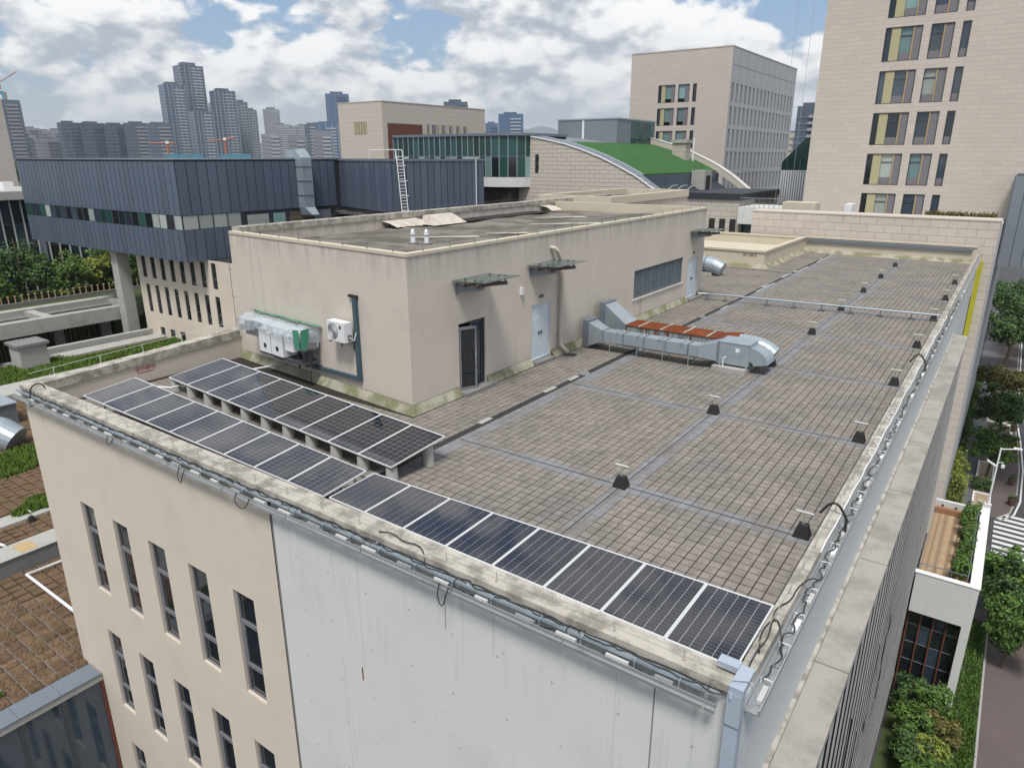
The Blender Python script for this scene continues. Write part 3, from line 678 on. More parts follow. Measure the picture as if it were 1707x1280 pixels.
def row(LL, LR, UR, UL, n, rows, label, group, rev=False):
    for k in range(n):
        a, b = k/n, (k+1)/n; solar(lerp(LL, LR, a), lerp(LL, LR, b), lerp(UL, UR, b), lerp(UL, UR, a), rows, label % ORDN[n-1-k if rev else k], group)
row((-9.27, .53, .83), (-.17, .37, .83), (-.13, 2.13, .90), (-9.24, 1.88, .90), 8, 20, 'dark half-cell solar panel above the white wall, %s from the corner conduit', 'front row panels by the conduit corner', True)
row((-20.99, .68, .82), (-9.42, .50, .82), (-9.33, 1.72, 1.0), (-20.95, 2.33, 1.0), 9, 11, 'sky-mirroring solar panel above the beige wall, %s from the left parapet', 'front row panels above the beige wall')
row((-21.63, 3.79, .50), (-9.78, 2.94, .50), (-9.57, 4.80, .78), (-21.39, 5.81, .78), 9, 11, 'solar panel raised on concrete piers, %s from the left parapet', 'panels on piers')
pier_me = MB().tube([(0, 0, 0), (0, 0, .40)], [.17, .145], 16).tube([(0, 0, .40), (0, 0, .44)], [.06, .06], 8).data('body', 'pier', smooth=False)
for k in range(11):
    for r_, (L, R_) in enumerate((((-21.5, 3.95), (-9.95, 3.12)), ((-21.3, 5.45), (-9.9, 4.45)))):
        tt = k/10; x, y = L[0]+(R_[0]-L[0])*tt, L[1]+(R_[1]-L[1])*tt
        if r_ and k % 2: continue
        o = D.objects.new('concrete_pier', pier_me); COL.objects.link(o); o.location = (x, y, 0.001); o.scale = (1, 1, 1.0 if r_ == 0 else 1.55)
        tag(o, ('round concrete pier under the low panel edge, %s from the left parapet' if r_ == 0 else 'tall round concrete pier under the high panel edge, %s from the left parapet') % ORDN[k if r_ == 0 else k//2], 'pier', 'piers of the raised panel row' if r_ == 0 else 'rear piers of the raised panel row')
rail = thing('panel_rails', 'galvanised rails carrying the raised solar panel row', 'rail', (-15.5, 4.2, .4))
MB().tube([(-21.6, 3.97, .465), (-9.85, 3.12, .465)], .022, 4).build('rail', 'galv', rail); MB().tube([(-21.4, 5.47, .68), (-9.7, 4.45, .68)], .022, 4).build('rail', 'galv', rail)
rail = thing('panel_rails', 'galvanised rails and feet carrying the front solar panel row', 'rail', (-10, 1.4, 0.0))
for a in (1.0, 1.7): MB().tube([(-20.8, a+.12, .79), (-.3, a, .79)], .022, 4).build('rail', 'galv', rail)
for k in range(14):
    x = -20.5 + k*1.53; MB().tube([(x, 1.05, 0.0), (x, 1.05, .78)], .025, 6).tube([(x, 1.76, 0.0), (x, 1.76, .78)], .025, 6).build('post', 'galv', rail)
tag(MB().tube([(-22.6, 2.9, .25), (-21.2, 3.6, .25), (-20.9, 6.6, .22), (-20.5, 7.6, .25)], 0.035, 8).build('water_pipe', 'alu_white', None), 'pale water pipe beside the left parapet behind the panels', 'pipe')

# ------------------------------------------------------------------ roof exhaust vents
v0 = thing('roof_vent', 'x', 'vent', (0, 0, 0), 'roof vents')
MB().frust(0, 0, 0.001, 0.29, .175, .165, .10, .095).build('base', 'black_rubber', v0)
MB().tube([(0, 0, .30), (0, 0, .56)], 0.028, 10).build('pole', 'steel_thin', v0)
MB().tube([(-.185, 0, .575), (.185, 0, .575)], 0.028, 10).build('tee', 'lamp_grey', v0)
first = True
for cx_, lab, grp in ((-4.99, 'black-based T-shaped vent on the roof middle band, %s from the solar panels', 'roof vents on the middle band'), (-0.62, 'black-based T-shaped vent beside the right parapet, %s from the solar panels', 'roof vents by the right parapet')):
    for b in YB:
        if cx_ > -1 and b > 47: continue
        o = v0 if first else copy_tree(v0); first = False
        o.location = (cx_ + random.uniform(-.03, .03), b + random.uniform(-.05, .05) + (0.12 if cx_ > -1 else 0), 0); o['label'] = lab % ORDN[YB.index(b)]; o['group'] = grp
# low pipe rail on feet
pr = thing('pipe_rail', 'grey pipe on small feet crossing the tiled roof', 'pipe', (-6.3, 31.5, 0))
MB().tube([(-12.5, 30.9, .36), (-12.0, 31.1, .36), (-0.3, 32.2, .36)], 0.05, 10).build('pipe', 'galv', pr)
MB().tube([(-12.4, 30.8, .12), (-0.4, 32.1, .12)], 0.012, 5).build('cable', 'galv_dark', pr)
for k in range(9):
    x = -12.0 + k*1.42 + (0.5 if k > 1 else 0) - (0.4 if k == 1 else 0); y = 31.1 + (x+12.0)*.094
    if x > -.4: continue
    MB().tube([(x, y, .1), (x, y, .33)], .022, 6).frust(x, y, 0.001, .1, .16, .12, .12, .09).build('foot', 'steel_dark', pr)

# ------------------------------------------------------------------ exhaust ducts
da = thing('exhaust_duct', 'blue-grey galvanised box duct with fan unit leading to the machine room wall', 'duct', (-9, 17.8, 0))
MB().hexa([(-12.62, 17.55, .05), (-12.30, 17.45, .05), (-12.30, 18.35, .05), (-12.62, 18.45, .05), (-12.62, 17.55, 1.25), (-12.30, 17.45, 1.25), (-12.30, 18.35, 1.25), (-12.62, 18.45, 1.25)]).build('wall_collar', 'galv_dark', da)
MB().hexa([(-12.30, 17.5, .12), (-11.55, 17.42, .45), (-11.55, 18.05, .45), (-12.30, 18.3, .12), (-12.30, 17.5, 1.15), (-11.55, 17.42, .9), (-11.55, 18.05, .9), (-12.30, 18.3, 1.15)]).build('taper', 'galv', da)
seg = [-11.55, -10.6, -9.65, -8.7, -7.75, -7.35]
for a, b in zip(seg, seg[1:]):
    MB().box(a+.012, b-.012, 17.42, 18.05, .45, .90).build('duct_section', 'galv', da)
    MB().box(a-.012, a+.010, 17.385, 18.085, .415, .935).build('flange', 'galv_dark', da)
    if b < -7.5: MB().box(b-.30, b-.25, 17.36, 18.10, .902, .94).build('strap', 'galv', da)
MB().hexa([(-7.35, 17.42, .45), (-6.62, 17.72, .32), (-6.62, 18.75, .32), (-7.35, 18.05, .45), (-7.35, 17.42, .90), (-6.62, 17.72, 1.10), (-6.62, 18.75, 1.10), (-7.35, 18.05, .90)]).build('taper', 'galv', da)
MB().box(-6.66, -6.60, 17.66, 18.80, .27, 1.14).build('flange', 'galv_dark', da)
fb = MB().box(-6.60, -5.42, 17.70, 18.76, .28, 1.12).build('fan_box', 'galv', da)
MB().box(-6.62, -5.40, 17.68, 18.78, 1.122, 1.15).build('lid', 'galv', fb)
MB().box(-5.95, -5.80, 17.690, 17.698, .80, .95).build('rating_plate', 'alu_white', fb)
for x in (-6.55, -5.52): MB().box(x, x+.06, 17.685, 17.75, .16, 1.1).build('post', 'galv', fb)
el_ = MB()
for k in range(6):
    a0, a1 = RAD(90 - k*13), RAD(90 - (k+1)*13); cz_, r0, r1 = .30, .18, .72
    el_.hexa([(-5.42 + r0*math.cos(a0), 17.78, cz_ + r0*math.sin(a0)), (-5.42 + r1*math.cos(a0), 17.78, cz_ + r1*math.sin(a0)), (-5.42 + r1*math.cos(a0), 18.68, cz_ + r1*math.sin(a0)), (-5.42 + r0*math.cos(a0), 18.68, cz_ + r0*math.sin(a0)),
              (-5.42 + r0*math.cos(a1), 17.78, cz_ + r0*math.sin(a1)), (-5.42 + r1*math.cos(a1), 17.78, cz_ + r1*math.sin(a1)), (-5.42 + r1*math.cos(a1), 18.68, cz_ + r1*math.sin(a1)), (-5.42 + r0*math.cos(a1), 18.68, cz_ + r0*math.sin(a1))])
el_.build('outlet_elbow', 'galv', da, fix=True)
for x in (-11.2, -9.95, -8.8, -7.7):
    for y in (17.40, 18.07): MB().tube([(x, y, 0), (x, y, .93)], .018, 6).tube([(x, y, 0), (x, y, .02)], .06, 8).build('leg', 'galv', da)
    MB().box(x-.02, x+.02, 17.40, 18.07, .40, .43).build('crossbar', 'galv', da)
MB().tube([(-6.35, 17.55, .2), (-6.35, 17.55, .55), (-6.25, 17.55, .6)], .025, 8).build('conduit_stub', 'alu_white', da)
tag(MB().box(-6.75, -5.45, 17.42, 18.9, 0.001, .20).build('fan_plinth', 'concrete', None), 'concrete plinth under the duct fan box', 'plinth')
db = thing('exhaust_duct', 'rust-topped box duct with round bent outlet behind the blue-grey duct', 'duct', (-8.5, 19.2, 0))
MB().box(-12.62, -12.35, 19.0, 20.1, .05, 1.75).build('wall_collar', 'galv_dark', db)
MB().hexa([(-12.35, 19.05, .15), (-11.05, 18.60, .5), (-11.05, 19.75, .5), (-12.35, 20.05, .15), (-12.35, 19.05, 1.68), (-11.05, 18.60, 1.0), (-11.05, 19.75, 1.0), (-12.35, 20.05, 1.68)]).build('taper', 'galv', db)
seg = [-11.05, -10.1, -9.1, -8.1, -7.1]
for a, b in zip(seg, seg[1:]):
    MB().box(a+.01, b-.01, 18.60, 19.75, .5, .985).build('duct_section', 'galv_rusty', db)
    MB().box(a, b-.006, 18.56, 19.79, .99, 1.02).build('rusted_lid', 'rust', db)['label'] = 'rust-brown top sheet'
    MB().box(a-.02, a+.02, 18.55, 19.80, .48, 1.03).build('flange', 'rust', db)
    MB().box(b-.35, b-.28, 18.5, 19.85, 1.03, 1.06).build('strap', 'cap_concrete', db)
MB().hexa([(-7.1, 18.60, .5), (-6.3, 18.85, .4), (-6.3, 19.75, .4), (-7.1, 19.75, .5), (-7.1, 18.60, .985), (-6.3, 18.85, 1.1), (-6.3, 19.75, 1.1), (-7.1, 19.75, .985)]).build('taper', 'galv_rusty', db)
MB().hexa([(-7.1, 18.58, .988), (-6.3, 18.84, 1.105), (-6.3, 19.76, 1.105), (-7.1, 19.77, .988), (-7.1, 18.58, 1.01), (-6.3, 18.84, 1.13), (-6.3, 19.76, 1.13), (-7.1, 19.77, 1.01)]).build('rusted_lid', 'rust', db)
pts = [(-6.3, 19.3, .75), (-5.75, 19.3, .75), (-5.45, 19.3, .70), (-5.15, 19.3, .58), (-4.95, 19.3, .44)]
MB().tube(pts, .40, 20, cap=False).build('outlet_elbow', 'galv', db, smooth=False)
MB().tube([(-5.77, 19.3, .75), (-5.72, 19.3, .75)], .42, 20).build('collar_ring', 'galv', db)
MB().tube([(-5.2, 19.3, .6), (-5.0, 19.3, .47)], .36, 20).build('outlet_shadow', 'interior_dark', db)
for x in (-10.6, -9.0, -7.5):
    for y in (18.65, 19.7): MB().tube([(x, y, 0), (x, y, .49)], .018, 6).build('leg', 'galv_dark', db)
for y in (18.9, 19.7): MB().tube([(-5.9, y, 0), (-5.9, y, .45)], .03, 6).build('leg', 'galv_dark', db)
dr = thing('round_duct', 'round grey duct with slanted hood beyond the machine room on a concrete base', 'duct', (-15, 40, 0))
MB().tube([(-19, 40.1, .75), (-15.4, 40.1, .75), (-14.9, 40.1, .66), (-14.3, 40.1, .42)], [.55, .55, .55, .52], 20).build('pipe', 'galv', dr)
MB().tube([(-15.5, 40.1, .75), (-15.42, 40.1, .75)], .58, 20).build('collar_ring', 'galv_dark', dr)
MB().box(-17.8, -14.9, 39.6, 40.6, 0.001, .22).build('base', 'concrete', dr)
MB().tube([(-15.9, 39.5, 0), (-15.9, 39.5, .6)], .03, 6).build('conduit_stub', 'alu_white', dr)
# ================================================================== machine room on the roof
def tbox(mb, T, u0, u1, v0, v1, d0, d1):
    return mb.hexa([T(u0, v0, d0), T(u1, v0, d0), T(u1, v0, d1), T(u0, v0, d1), T(u0, v1, d0), T(u1, v1, d0), T(u1, v1, d1), T(u0, v1, d1)])
def TW(u, v, d): return (-12.9 - .99567*u - .093*d, 7.07 + .093*u - .99567*d, v)
pm = thing('machine_room', 'beige rendered machine room standing on the tiled roof', 'building', (-18, 20, 0))
ZT = 5.06; TR = RG(-12.9); YE = 32.3
doors = [(9.46, 10.94, 0.0, 2.53), (13.95, 15.33, 0.12, 2.42), (30.0, 31.55, 0.12, 2.42)]
louv = (23.03, 29.2, 1.2, 2.62)
rw = MB(); holed(rw, TR, 7.07, YE, -0.02, ZT, [doors[0], doors[1], louv, doors[2]], 0.25)
rw.build('side_wall', 'plaster_grey', pm)
fw = MB(); fw.face([TW(0, -.02, 0), TW(0, ZT, 0), TW(10.65, ZT, 0), TW(10.65, -.02, 0)]); fw.build('front_wall', 'plaster_grey', pm)
bw = MB(); bw.face([(-23.5, 8.06, -.3), (-23.5, 8.06, ZT), (-23.5, YE, ZT), (-23.5, YE, -.3)]); bw.face([(-23.5, YE, -.3), (-23.5, YE, ZT), (-12.9, YE, ZT), (-12.9, YE, -.3)]); bw.build('rear_wall', 'plaster_grey', pm)
# parapet caps
cp = MB()
cp.box(-13.16, -12.87, 7.1, YE+.03, ZT+.002, 5.16); cp.build('parapet_cap', 'plaster_pale', pm)
cp = MB(); tbox(cp, TW, 0.0, 10.6, ZT+.002, 5.163, -.27, .03); cp.build('parapet_cap', 'plaster_pale', pm)
cp = MB(); cp.box(-23.72, -23.2, 8.36, 40.0, ZT+.002, 5.30); cp.build('parapet_cap', 'cap_concrete', pm)
pi = MB(); pi.box(-23.45, -23.24, 8.36, 39.9, 4.3, ZT); pi.build('parapet_inner', 'plaster_grey', pm)
cp = MB(); cp.box(-23.2, -13.17, YE-.25, YE+.03, 4.3, 5.17); cp.build('parapet_cap', 'plaster_pale', pm)
rf = MB(); nx, ny_ = 24, 40
for i in range(nx):
    for j in range(ny_):
        def q(a, b):
            x = -23.25 + 10.1*a/nx; yb = 8.2 - (x + 23.25)*.093*1.0; y = yb + (YE - .2 - yb)*b/ny_
            return (x, y, 4.62 + .03*math.sin(x*1.3 + y*.7) + .025*math.sin(y*1.9 - x*.6))
        rf.face([q(i, j), q(i+1, j), q(i+1, j+1), q(i, j+1)])
rf.build('roof_membrane', 'roof_dirty', pm, smooth=True)
# lifted felt flaps along the rear parapet with a dark gap
MB().box(-23.22, -22.0, 19.0, 29.5, 4.66, 4.70).build('fold_shade', 'interior_dark', pm)  # near-black sheet; its colour stands in for shade inside the membrane fold
rg = random.Random(5)
for (y0, y1, xx) in ((16.2, 18.6, -22.3), (30.2, 31.4, -22.2)):
    fp = MB(); n = 14; prev = None
    for k in range(n+1):
        y = y0 + (y1-y0)*k/n; a = (-23.22, y, 4.98); b = (-22.7, y, 4.92 - rg.uniform(0, .05)); c = (xx + rg.uniform(-.25, .25), y, 4.69 + rg.uniform(0, .05))
        if prev: fp.face([prev[0], prev[1], b, a]); fp.face([prev[1], prev[2], c, b])
        prev = (a, b, c)
    fp.build('felt_flap', 'plaster_grey', pm)
fp = MB().hexa([(-23.0, 18.7, 4.68), (-21.9, 18.5, 4.66), (-21.7, 20.9, 4.68), (-22.8, 21.2, 4.68), (-22.95, 18.9, 5.12), (-22.5, 18.8, 5.10), (-22.3, 20.6, 5.08), (-22.75, 20.9, 5.12)])
fp.build('felt_flap', 'plaster_grey', pm)
for (y0, x0, ln) in ((14, -19, 2.2), (17, -17.5, 1.6), (22, -18.5, 3), (25.5, -20.5, 2.4)):
    MB().hexa([(x0, y0, 4.66), (x0+.3, y0+.1, 4.66), (x0+ln, y0+ln*.8, 4.66), (x0+ln-.4, y0+ln*.9, 4.66), (x0, y0, 4.685), (x0+.3, y0+.1, 4.685), (x0+ln, y0+ln*.8, 4.685), (x0+ln-.4, y0+ln*.9, 4.685)]).build('felt_strip', 'plaster_grey', pm)
# moss fillet along the foot of the walls
ml = MB(); prev = None
for u in [i*10.6/12 for i in range(13)]:
    p = (TW(u, 0.0, .20), TW(u, .30, .02), TW(u, .30, -.01), TW(u, 0, -.01))
    if prev: ml.face([prev[0], prev[1], p[1], p[0]])
    prev = p
for (a, b) in ((7.07, 9.40), (11.0, 13.9), (15.4, 29.9), (31.6, 32.3)):
    ml.face([(-12.70, a - (.2 if a < 7.1 else 0), 0.0), (-12.70, b, 0.0), (-12.88, b, .30), (-12.88, a, .30)])
ml.face([TW(0, 0, .2), (-12.70, 6.87, 0.0), TW(0, .30, .02)]); ml.face([(-12.70, 6.87, 0.0), (-12.88, 7.07, .30), TW(0, .30, .02)])
ml.build('moss_fillet', 'moss_fillet', pm)
MB().pbox(TR, 7.1, 9.4, .301, .315, 0, .012).pbox(TR, 11.0, 13.9, .301, .315, 0, .012).pbox(TR, 15.4, 29.9, .301, .315, 0, .012).build('skirting_line', 'concrete_dark', pm)
sk = MB(); tbox(sk, TW, 0.02, 10.6, .301, .315, 0, .012); sk.build('skirting_line', 'concrete_dark', pm)
# doors
def leafdoor(a, b, c, d):
    dr_ = MB(); frame(dr_, TR, a, b, c, d, .06, -.14, -.03); dr_ = dr_.build('door', 'door_blue', pm)
    m_ = (a+b)/2
    for u0, u1 in ((a+.065, m_-.008), (m_+.008, b-.065)):
        lf = MB().pbox(TR, u0, u1, c+.02, d-.065, -.11, -.06).build('door_leaf', 'door_blue', dr_)
    MB().pbox(TR, m_-.13, m_-.05, 1.15, 1.28, -.058, -.02).pbox(TR, m_+.05, m_+.13, 1.15, 1.28, -.058, -.02).build('handle', 'steel_dark', dr_)
    MB().pbox(TR, a+.02, b-.02, c-.115, c, -.2, .32).build('threshold', 'concrete_dark', dr_)
    MB().pbox(TR, m_-.18, m_+.14, d+.22, d+.34, 0.0, .02).build('number_plate', 'steel_dark', dr_)
    mk = MB()
    for k in range(4): mk.pbox(TR, a+.18 + k*.11, a+.26 + k*.11, d-.62, d-.55, -.059, -.054)
    mk.build('lettering', 'box_white', dr_)
leafdoor(*doors[1]); leafdoor(*doors[2])
a, b, c, d = doors[0]
MB().pbox(TR, a, b, c, d, -2.2, -2.1).pbox(TR, a-.6, a, c, d, -2.2, -.26).pbox(TR, b, b+.6, c, d, -2.2, -.26).build('room_interior', 'concrete_dark', pm)
MB().pbox(TR, a, b, 0.0, .02, -2.1, 0.0).build('room_floor', 'concrete_dark', pm)
gd = MB(); frame(gd, TR, a, b, .02, d, .05, -.2, -.05); gd = gd.build('glazed_door', 'dark_frame', pm)
MB().pbox(TR, (a+b)/2-.03, (a+b)/2+.03, .08, d-.05, -.17, -.08).build('mullion', 'dark_frame', gd)
lf = MB(); frame(lf, TR, (a+b)/2+.04, b-.06, .07, d-.07, .07, -.16, -.09); lf.build('door_leaf', 'dark_frame', gd)
MB().pbox(TR, (a+b)/2+.11, b-.13, .14, d-.14, -.135, -.12).build('pane', 'glass_blue', gd)
# left leaf stands open, swung out of the wall
def TO(u, v, dd): return (-12.95 + u*math.cos(1.15), a + .06 + u*math.sin(1.15) + dd*0.0, v)
op = MB()
def obar(u0, u1, v0, v1):
    A0, A1 = Vector(TO(u0, v0, 0)), Vector(TO(u1, v1, 0)); nn = Vector((-math.sin(1.15), math.cos(1.15), 0))*.025
    op.hexa([Vector((A0.x, A0.y, v0))-nn, Vector((A1.x, A1.y, v0))-nn, Vector((A1.x, A1.y, v0))+nn, Vector((A0.x, A0.y, v0))+nn, Vector((A0.x, A0.y, v1))-nn, Vector((A1.x, A1.y, v1))-nn, Vector((A1.x, A1.y, v1))+nn, Vector((A0.x, A0.y, v1))+nn])
obar(0, .07, .12, 2.4); obar(.61, .68, .12, 2.4); obar(.07, .61, .12, .22); obar(.07, .61, 2.3, 2.4); op.build('door_leaf', 'grey_frame', gd)
pn = MB(); pn.face([TO(.07, .22, 0), TO(.61, .22, 0), TO(.61, 2.3, 0), TO(.07, 2.3, 0)]); pn.build('pane', 'glass_dark', gd)
h_ = MB(); p_ = Vector(TO(.64, 1.2, 0)); h_.tube([p_ + Vector((.03, -.03, -.25)), p_ + Vector((.07, -.07, -.2)), p_ + Vector((.07, -.07, .2)), p_ + Vector((.03, -.03, .25))], .014, 6); h_.build('handle', 'alu', gd)
MB().pbox(TR, a-.1, b+.15, 0.001, .13, 0.002, .42).build('door_step', 'concrete_dark', pm)
# louvred window: each blade by itself
lo = MB(); frame(lo, TR, louv[0], louv[1], louv[2], louv[3], .05, -.2, -.03); lo = lo.build('louvre_window', 'galv_dark', pm)
MB().pbox(TR, louv[0]+.05, louv[1]-.05, louv[2]+.05, louv[3]-.05, -.24, -.22).build('backing', 'interior_dark', lo)
nb = 12; hgt = (louv[3]-louv[2]-.12)/nb
bl = MB(); u0, u1 = louv[0]+.06, louv[1]-.06
bl.hexa([TR(u0, 0, -.19), TR(u1, 0, -.19), TR(u1, .012, -.19), TR(u0, .012, -.19), TR(u0, -.045, -.06), TR(u1, -.045, -.06), TR(u1, -.033, -.06), TR(u0, -.033, -.06)])
ble = bl.data('louvre_blade', 'galv', ORIG[lo.name])
for k in range(nb):
    o = D.objects.new('louvre_blade', ble); COL.objects.link(o); o.parent = lo; o.location = (0, 0, louv[2] + .12 + k*hgt)
for k in range(1, 6):
    u = u0 + (u1-u0)*k/6; MB().pbox(TR, u-.02, u+.02, louv[2]+.05, louv[3]-.05, -.05, -.035).build('louvre_post', 'galv_dark', lo)
MB().pbox(TR, louv[0]-.1, louv[1]+.1, louv[2]-.06, louv[2]-.002, -.1, .06).build('sill', 'plaster_grey', lo)
# lightning pins of the machine room
def conduct2(label, path, step):
    return conductor(label, path, step, .17, 'steel_dark')
conduct2('dark lightning wire on pins around the machine room front edge', [TW(10.4, 5.165, -.12), TW(0.1, 5.165, -.12)], 1.2)
conduct2('dark lightning wire on pins along the machine room long edge', [(-13.0, 7.3, 5.16), (-13.0, 32.0, 5.16)], 1.25)
conduct2('dark lightning wire on pins along the machine room rear parapet', [(-23.45, 9.0, 5.30), (-23.45, 39, 5.30)], 1.6)
sp = MB()
for z in (4.7, 3.6, 2.5, 1.5): sp.tube([(-23.5, 8.15, z), (-23.85, 8.1, z)], .012, 5)
sp.tube([(-23.8, 8.1, 5.0), (-23.8, 8.1, 1.2)], .010, 5)
tag(sp.build('conductor_lead', 'steel_dark', None), 'dark earthing wire on stubs down the machine room rear corner', 'conductor')
# rear roof block with its own parapet
rb = thing('rear_roof_block', 'low beige roof block with parapet behind the machine room', 'building', (-20, 42, 0))
MB().box(-26, -20.4, 34.5, 48, -0.05, 4.9).build('wall', 'plaster_grey', rb)
MB().box(-26.1, -20.3, 34.4, 34.8, 4.902, 5.42).box(-20.7, -20.3, 34.81, 48, 4.902, 5.42).box(-26.1, -25.7, 34.81, 48, 4.902, 5.42).box(-25.69, -20.71, 47.6, 48, 4.902, 5.42).build('parapet', 'plaster_pale', rb)
MB().box(-25.69, -20.71, 34.81, 47.59, 4.902, 4.95).build('roof', 'roof_dirty', rb)
# canopies
def canopy(y0, y1, z, label):
    t = thing('glass_canopy', label, 'canopy', (-12.9, (y0+y1)/2, z), 'glass canopies over the machine room doors')
    MB().hexa([(-12.88, y0, z), (-11.45, y0-.05, z+.06), (-11.45, y1+.05, z+.06), (-12.88, y1, z), (-12.88, y0, z+.02), (-11.45, y0-.05, z+.08), (-11.45, y1+.05, z+.08), (-12.88, y1, z+.02)]).build('glass_sheet', 'canopy_glass', t)
    for y in (y0+.25, y1-.25):
        MB().hexa([(-12.89, y-.05, z-.42), (-11.75, y-.035, z-.22), (-11.75, y+.035, z-.22), (-12.89, y+.05, z-.42), (-12.89, y-.05, z-.17), (-11.75, y-.035, z-.12), (-11.75, y+.035, z-.12), (-12.89, y+.05, z-.17)]).build('bracket', 'zinc_light', t)
        MB().box(-12.898, -12.85, y-.09, y+.09, z-.46, z-.12).build('wall_plate', 'zinc_light', t)
        for x in (-12.5, -12.1, -11.85): MB().tube([(x, y, z-.22), (x, y, z+.02)], .025, 6).tube([(x, y, z+.05), (x, y, z+.09)], .05, 8).build('spider_bolt', 'steel_dark', t)
    for x in (-12.45, -11.9): MB().tube([(x, y0+.1, z-.14), (x, y1-.1, z-.14)], .03, 6).build('purlin', 'rust_red', t)
    return t
canopy(9.15, 10.98, 4.05, 'green glass canopy on steel brackets above the open glazed door')
canopy(13.6, 15.55, 4.02, 'green glass canopy on steel brackets beside the beige downpipe')
canopy(29.9, 31.8, 3.98, 'green glass canopy above the white door beyond the louvred window')
dp = thing('downpipe', 'beige downpipe bending out of the machine room side wall', 'pipe', (-12.8, 15.9, 0))
MB().tube([(-12.95, 15.25, 4.55), (-12.72, 15.3, 4.52), (-12.70, 15.5, 4.35), (-12.72, 15.85, 3.9), (-12.76, 15.92, 3.7), (-12.76, 15.92, .55), (-12.70, 15.92, .42), (-12.45, 16.05, .12)], .085, 12).build('pipe', 'beige_pipe', dp, smooth=True)
for z in (1.0, 2.3, 3.5): MB().tube([(-12.76, 15.92, z-.04), (-12.76, 15.92, z+.04)], .10, 12).box(-12.9, -12.84, 15.87, 15.97, z-.02, z+.02).build('collar', 'beige_pipe', dp)
tag(MB().hexa([(-12.5, 15.8, .002), (-12.1, 16.0, .002), (-12.2, 16.4, .002), (-12.6, 16.2, .002), (-12.5, 15.85, .05), (-12.15, 16.02, .04), (-12.22, 16.35, .04), (-12.55, 16.2, .05)]).build('rubber_mat', 'black_rubber', None), 'black rubber splash mat below the beige downpipe', 'mat')
sl_ = thing('wall_lamp', 'small white lamp box with conduit beside the second canopy', 'lamp', (-12.85, 13.2, 3.0))
MB().pbox(TR, 13.12, 13.26, 2.98, 3.25, 0.0, .10).build('lamp_box', 'box_white', sl_); MB().pbox(TR, 13.18, 13.2, 1.9, 2.98, 0.0, .02).build('conduit', 'plaster_pale', sl_)
# air conditioner
acu = thing('air_conditioner', 'white air conditioner outdoor unit on the machine room front wall', 'air conditioner', TW(3.2, 1.9, .2))
bo = MB(); tbox(bo, TW, 2.78, 3.74, 1.98, 2.66, .13, .47); bo = bo.build('casing', 'box_white', acu)
gr = MB()
for r_ in (.27, .235, .20, .165, .13, .095, .06):
    ring = [TW(3.42 + r_*math.cos(q), 2.32 + r_*math.sin(q), .485) for q in [2*math.pi*k/24 for k in range(25)]]; gr.tube(ring, .006, 4, cap=False)
gr.build('fan_grille', 'alu_white', acu)
dsk = MB(); dsk.face([TW(3.42 + .285*math.cos(q), 2.32 + .285*math.sin(q), .474) for q in [2*math.pi*k/28 for k in range(28)]]); dsk.build('fan_opening', 'dark_frame', acu)
fb_ = MB()
for k in range(3):
    q = k*2.094 + .4; fb_.face([TW(3.42, 2.32, .479), TW(3.42 + .26*math.cos(q), 2.32 + .26*math.sin(q), .479), TW(3.42 + .24*math.cos(q+.7), 2.32 + .24*math.sin(q+.7), .479)])
fb_.build('fan_blade', 'grey_frame', acu)
lg = MB(); tbox(lg, TW, 2.95, 3.05, 2.44, 2.56, .472, .478); lg.build('logo', 'dark_frame', acu)
vv = MB(); tbox(vv, TW, 2.74, 2.78, 2.05, 2.25, .2, .34); vv.build('valve_cover', 'grey_frame', acu)
for u in (2.9, 3.6):
    br = MB(); tbox(br, TW, u-.02, u+.02, 1.93, 1.975, .005, .52); tbox(br, TW, u-.02, u+.02, 1.65, 1.93, .005, .04); br.build('bracket', 'steel_dark', acu)
cc_ = MB(); cc_.tube([TW(2.74, 2.15, .28), TW(2.62, 2.05, .2), TW(2.60, 2.35, .1), TW(2.72, 2.7, .06), TW(2.68, 3.3, .06)], .018, 6); cc_.build('hose', 'box_white', acu)
# conduit
cn = thing('wall_conduit', 'dark teal trunking down and along the machine room front wall', 'conduit', TW(3, .5, .1))
b1 = MB(); tbox(b1, TW, 2.54, 2.72, .74, 3.5, .005, .12); b1.build('trunking', 'teal_conduit', cn)
b1 = MB(); b1.hexa([TW(2.54, .60, .005), TW(8.0, .45, .005), TW(8.0, .45, .12), TW(2.54, .60, .12), TW(2.54, .738, .005), TW(8.0, .58, .005), TW(8.0, .58, .12), TW(2.54, .738, .12)]); b1.build('trunking', 'teal_conduit', cn)
b1 = MB(); tbox(b1, TW, 2.5, 2.95, 3.50, 3.58, -.05, .10); b1.build('wall_outlet', 'interior_dark', cn)
tag(MB().tube([TW(5.3, .02, .28), TW(5.3, .42, .26), TW(5.32, .46, .28), TW(5.1, .46, .30)], .02, 6).build('roof_tap', 'steel_dark', None), 'small dark tap on the mossy foot of the machine room front wall', 'tap')
